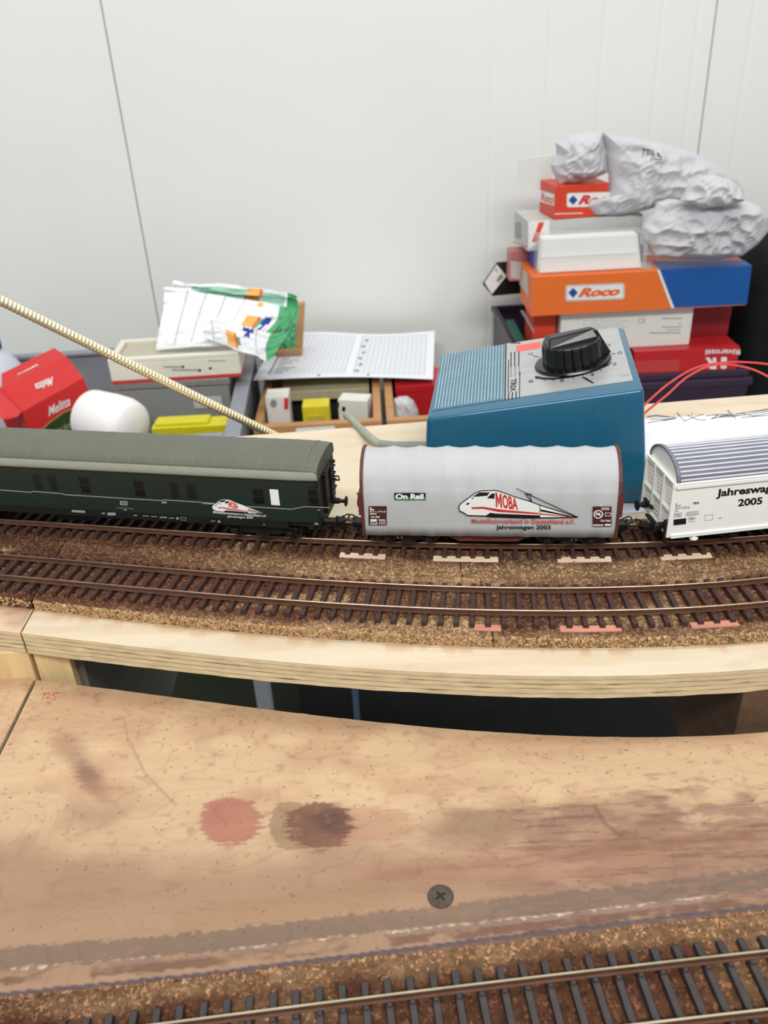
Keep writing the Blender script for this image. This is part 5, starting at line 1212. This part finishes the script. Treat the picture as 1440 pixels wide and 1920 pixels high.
t = thing('plastic_sack', 'small white plastic sack in the second wooden tray', 'sack', (0, 0, 0))
pillow([(1025, 850), (1060, 835), (1110, 832), (1150, 860), (1180, 920), (1190, 1000), (1100, 1040), (1015, 1030), (1012, 930)], zt, 1275, 20, 31, 4, 18, 70).build('sack', mat('sack_white', (196, 194, 196), rough=.5), t, smooth=.5)
# the form: an A4 sheet, gently waved
fs = thing('form_sheet', 'white printed form sheet with punched holes lying over the trays', 'paper', (0, 0, 0))
c00, c10, c11, c01 = [np.array(at(x, y, Y=Y_)) for x, y, Y_ in ((474, 713, 1330), (812, 711, 1330), (815, 622, 1560), (560, 640, 1560))]
c01 = c00+(c11-c10)*1.0+np.array([0, 0, -3.0])
def form(u, v, off=0.0):
    p = (1-v)*((1-u)*c00+u*c10)+v*((1-u)*c01+u*c11)
    z = 5.0*math.sin(math.pi*u)*(1-v)+3*math.sin(2.2*math.pi*u)*v-2*math.sin(math.pi*v)
    return (p[0], p[1], p[2]+z+off)
g = G(); P = [[form(u, v) for u in np.linspace(0, 1, 50)] for v in np.linspace(0, 1, 24)]; g.grid(P); n0 = len(g.v); g.grid([[(a, b, c-.5) for a, b, c in r] for r in P])
per = list(range(50))+[i*50+49 for i in range(1, 24)]+[23*50+i for i in reversed(range(49))]+[i*50 for i in reversed(range(1, 23))]
for a, b in zip(per, per[1:]+per[:1]): g.f.append((a, b, n0+b, n0+a))
fsheet = g.build('sheet', m_paper, fs, smooth=1.0)
def fline(g, u0, v0, u1, v1, w):
    n = 16; L_ = [(u0+(u1-u0)*i/n, v0+(v1-v0)*i/n) for i in range(n+1)]; hu, hv = (0, w/230/2) if abs(u1-u0) > abs(v1-v0) else (w/297/2, 0)
    for a, b in zip(L_[:-1], L_[1:]): g.add([form(a[0]-hu, a[1]-hv, .25), form(b[0]-hu, b[1]-hv, .25), form(b[0]+hu, b[1]+hv, .25), form(a[0]+hu, a[1]+hv, .25)], [(0, 1, 2, 3)])
g = G()
for (u0, u1, v0, v1, nu_, nv_) in ((.09, .50, .08, .93, 16, 26), (.55, .95, .08, .93, 14, 26)):
    for i in range(nv_+1): v = v0+(v1-v0)*i/nv_; fline(g, u0, v, u1, v, 1.0 if i in (0, nv_) else .55)
    for i in range(nu_+1): u = u0+(u1-u0)*i/nu_; fline(g, u, v0, u, v1, 1.0 if i in (0, nu_) else .55)
g.build('table_lines', mat('form_grey', (172, 174, 178), rough=.7), fs, fix=False)
g = G()
for i in range(6):
    v = .12+i*.14; u = .555+.012*(i % 2); g = G(); g.add([form(u, v, .3), form(u+.022, v, .3), form(u+.022, v+.035, .3), form(u, v+.035, .3)], [(0, 1, 2, 3)]); g.build('form_text', mat('form_dark', (120, 122, 128), rough=.7), fs, fix=False)
for i in range(7):
    v = .12+i*.05; g = G(); g.add([form(.10, v, .3), form(.10+.05+.03*((i*7) % 3), v, .3), form(.10+.05+.03*((i*7) % 3), v+.014, .3), form(.10, v+.014, .3)], [(0, 1, 2, 3)]); g.build('form_text', mat('form_dark'), fs, fix=False)
g = G(); fline(g, .075, .1, .075, .55, 3.0); g.build('form_heading', mat('form_dark'), fs, fix=False)
g = G()
for u in (.362, .637): g.add([form(u+.0095*math.cos(a), .045+.013*math.sin(a), .3) for a in [2*math.pi*k/12 for k in range(12)]], [tuple(range(12))])
g.build('punched_hole', mat('hole_dark', (44, 42, 42)), fs, fix=False)

# ================================================================ brass threaded rod
ra = Vector(_C)+Vector(ray(-20, 553))*500; rb_ = Vector(_C)+Vector(ray(505, 812))*607
dr = (rb_-ra).normalized(); Lr = (rb_-ra).length; start = ra-dr*260; tot = Lr+305
u_ = dr.cross(Vector((0, 0, 1))).normalized(); w_ = dr.cross(u_); pitch = 2.4; nth = 16; rings = []
for i in range(int(tot/pitch*8)):
    s = i*pitch/8; c = start+dr*s; ring = []
    for k in range(nth):
        ph = (s/pitch-k/nth) % 1.0; r = 2.8+.4*(1-abs(2*ph-1)*1.0)
        a = 2*math.pi*k/nth; ring.append(c+(u_*math.cos(a)+w_*math.sin(a))*r)
    rings.append(ring)
g = G(); g.loft(rings); tag(g.build('threaded_rod', mat('brass', (250, 236, 196), rough=.42, metal=.9, var=.06, scale=60), smooth=.9), 'brass threaded rod leaning across the left background', 'rod')
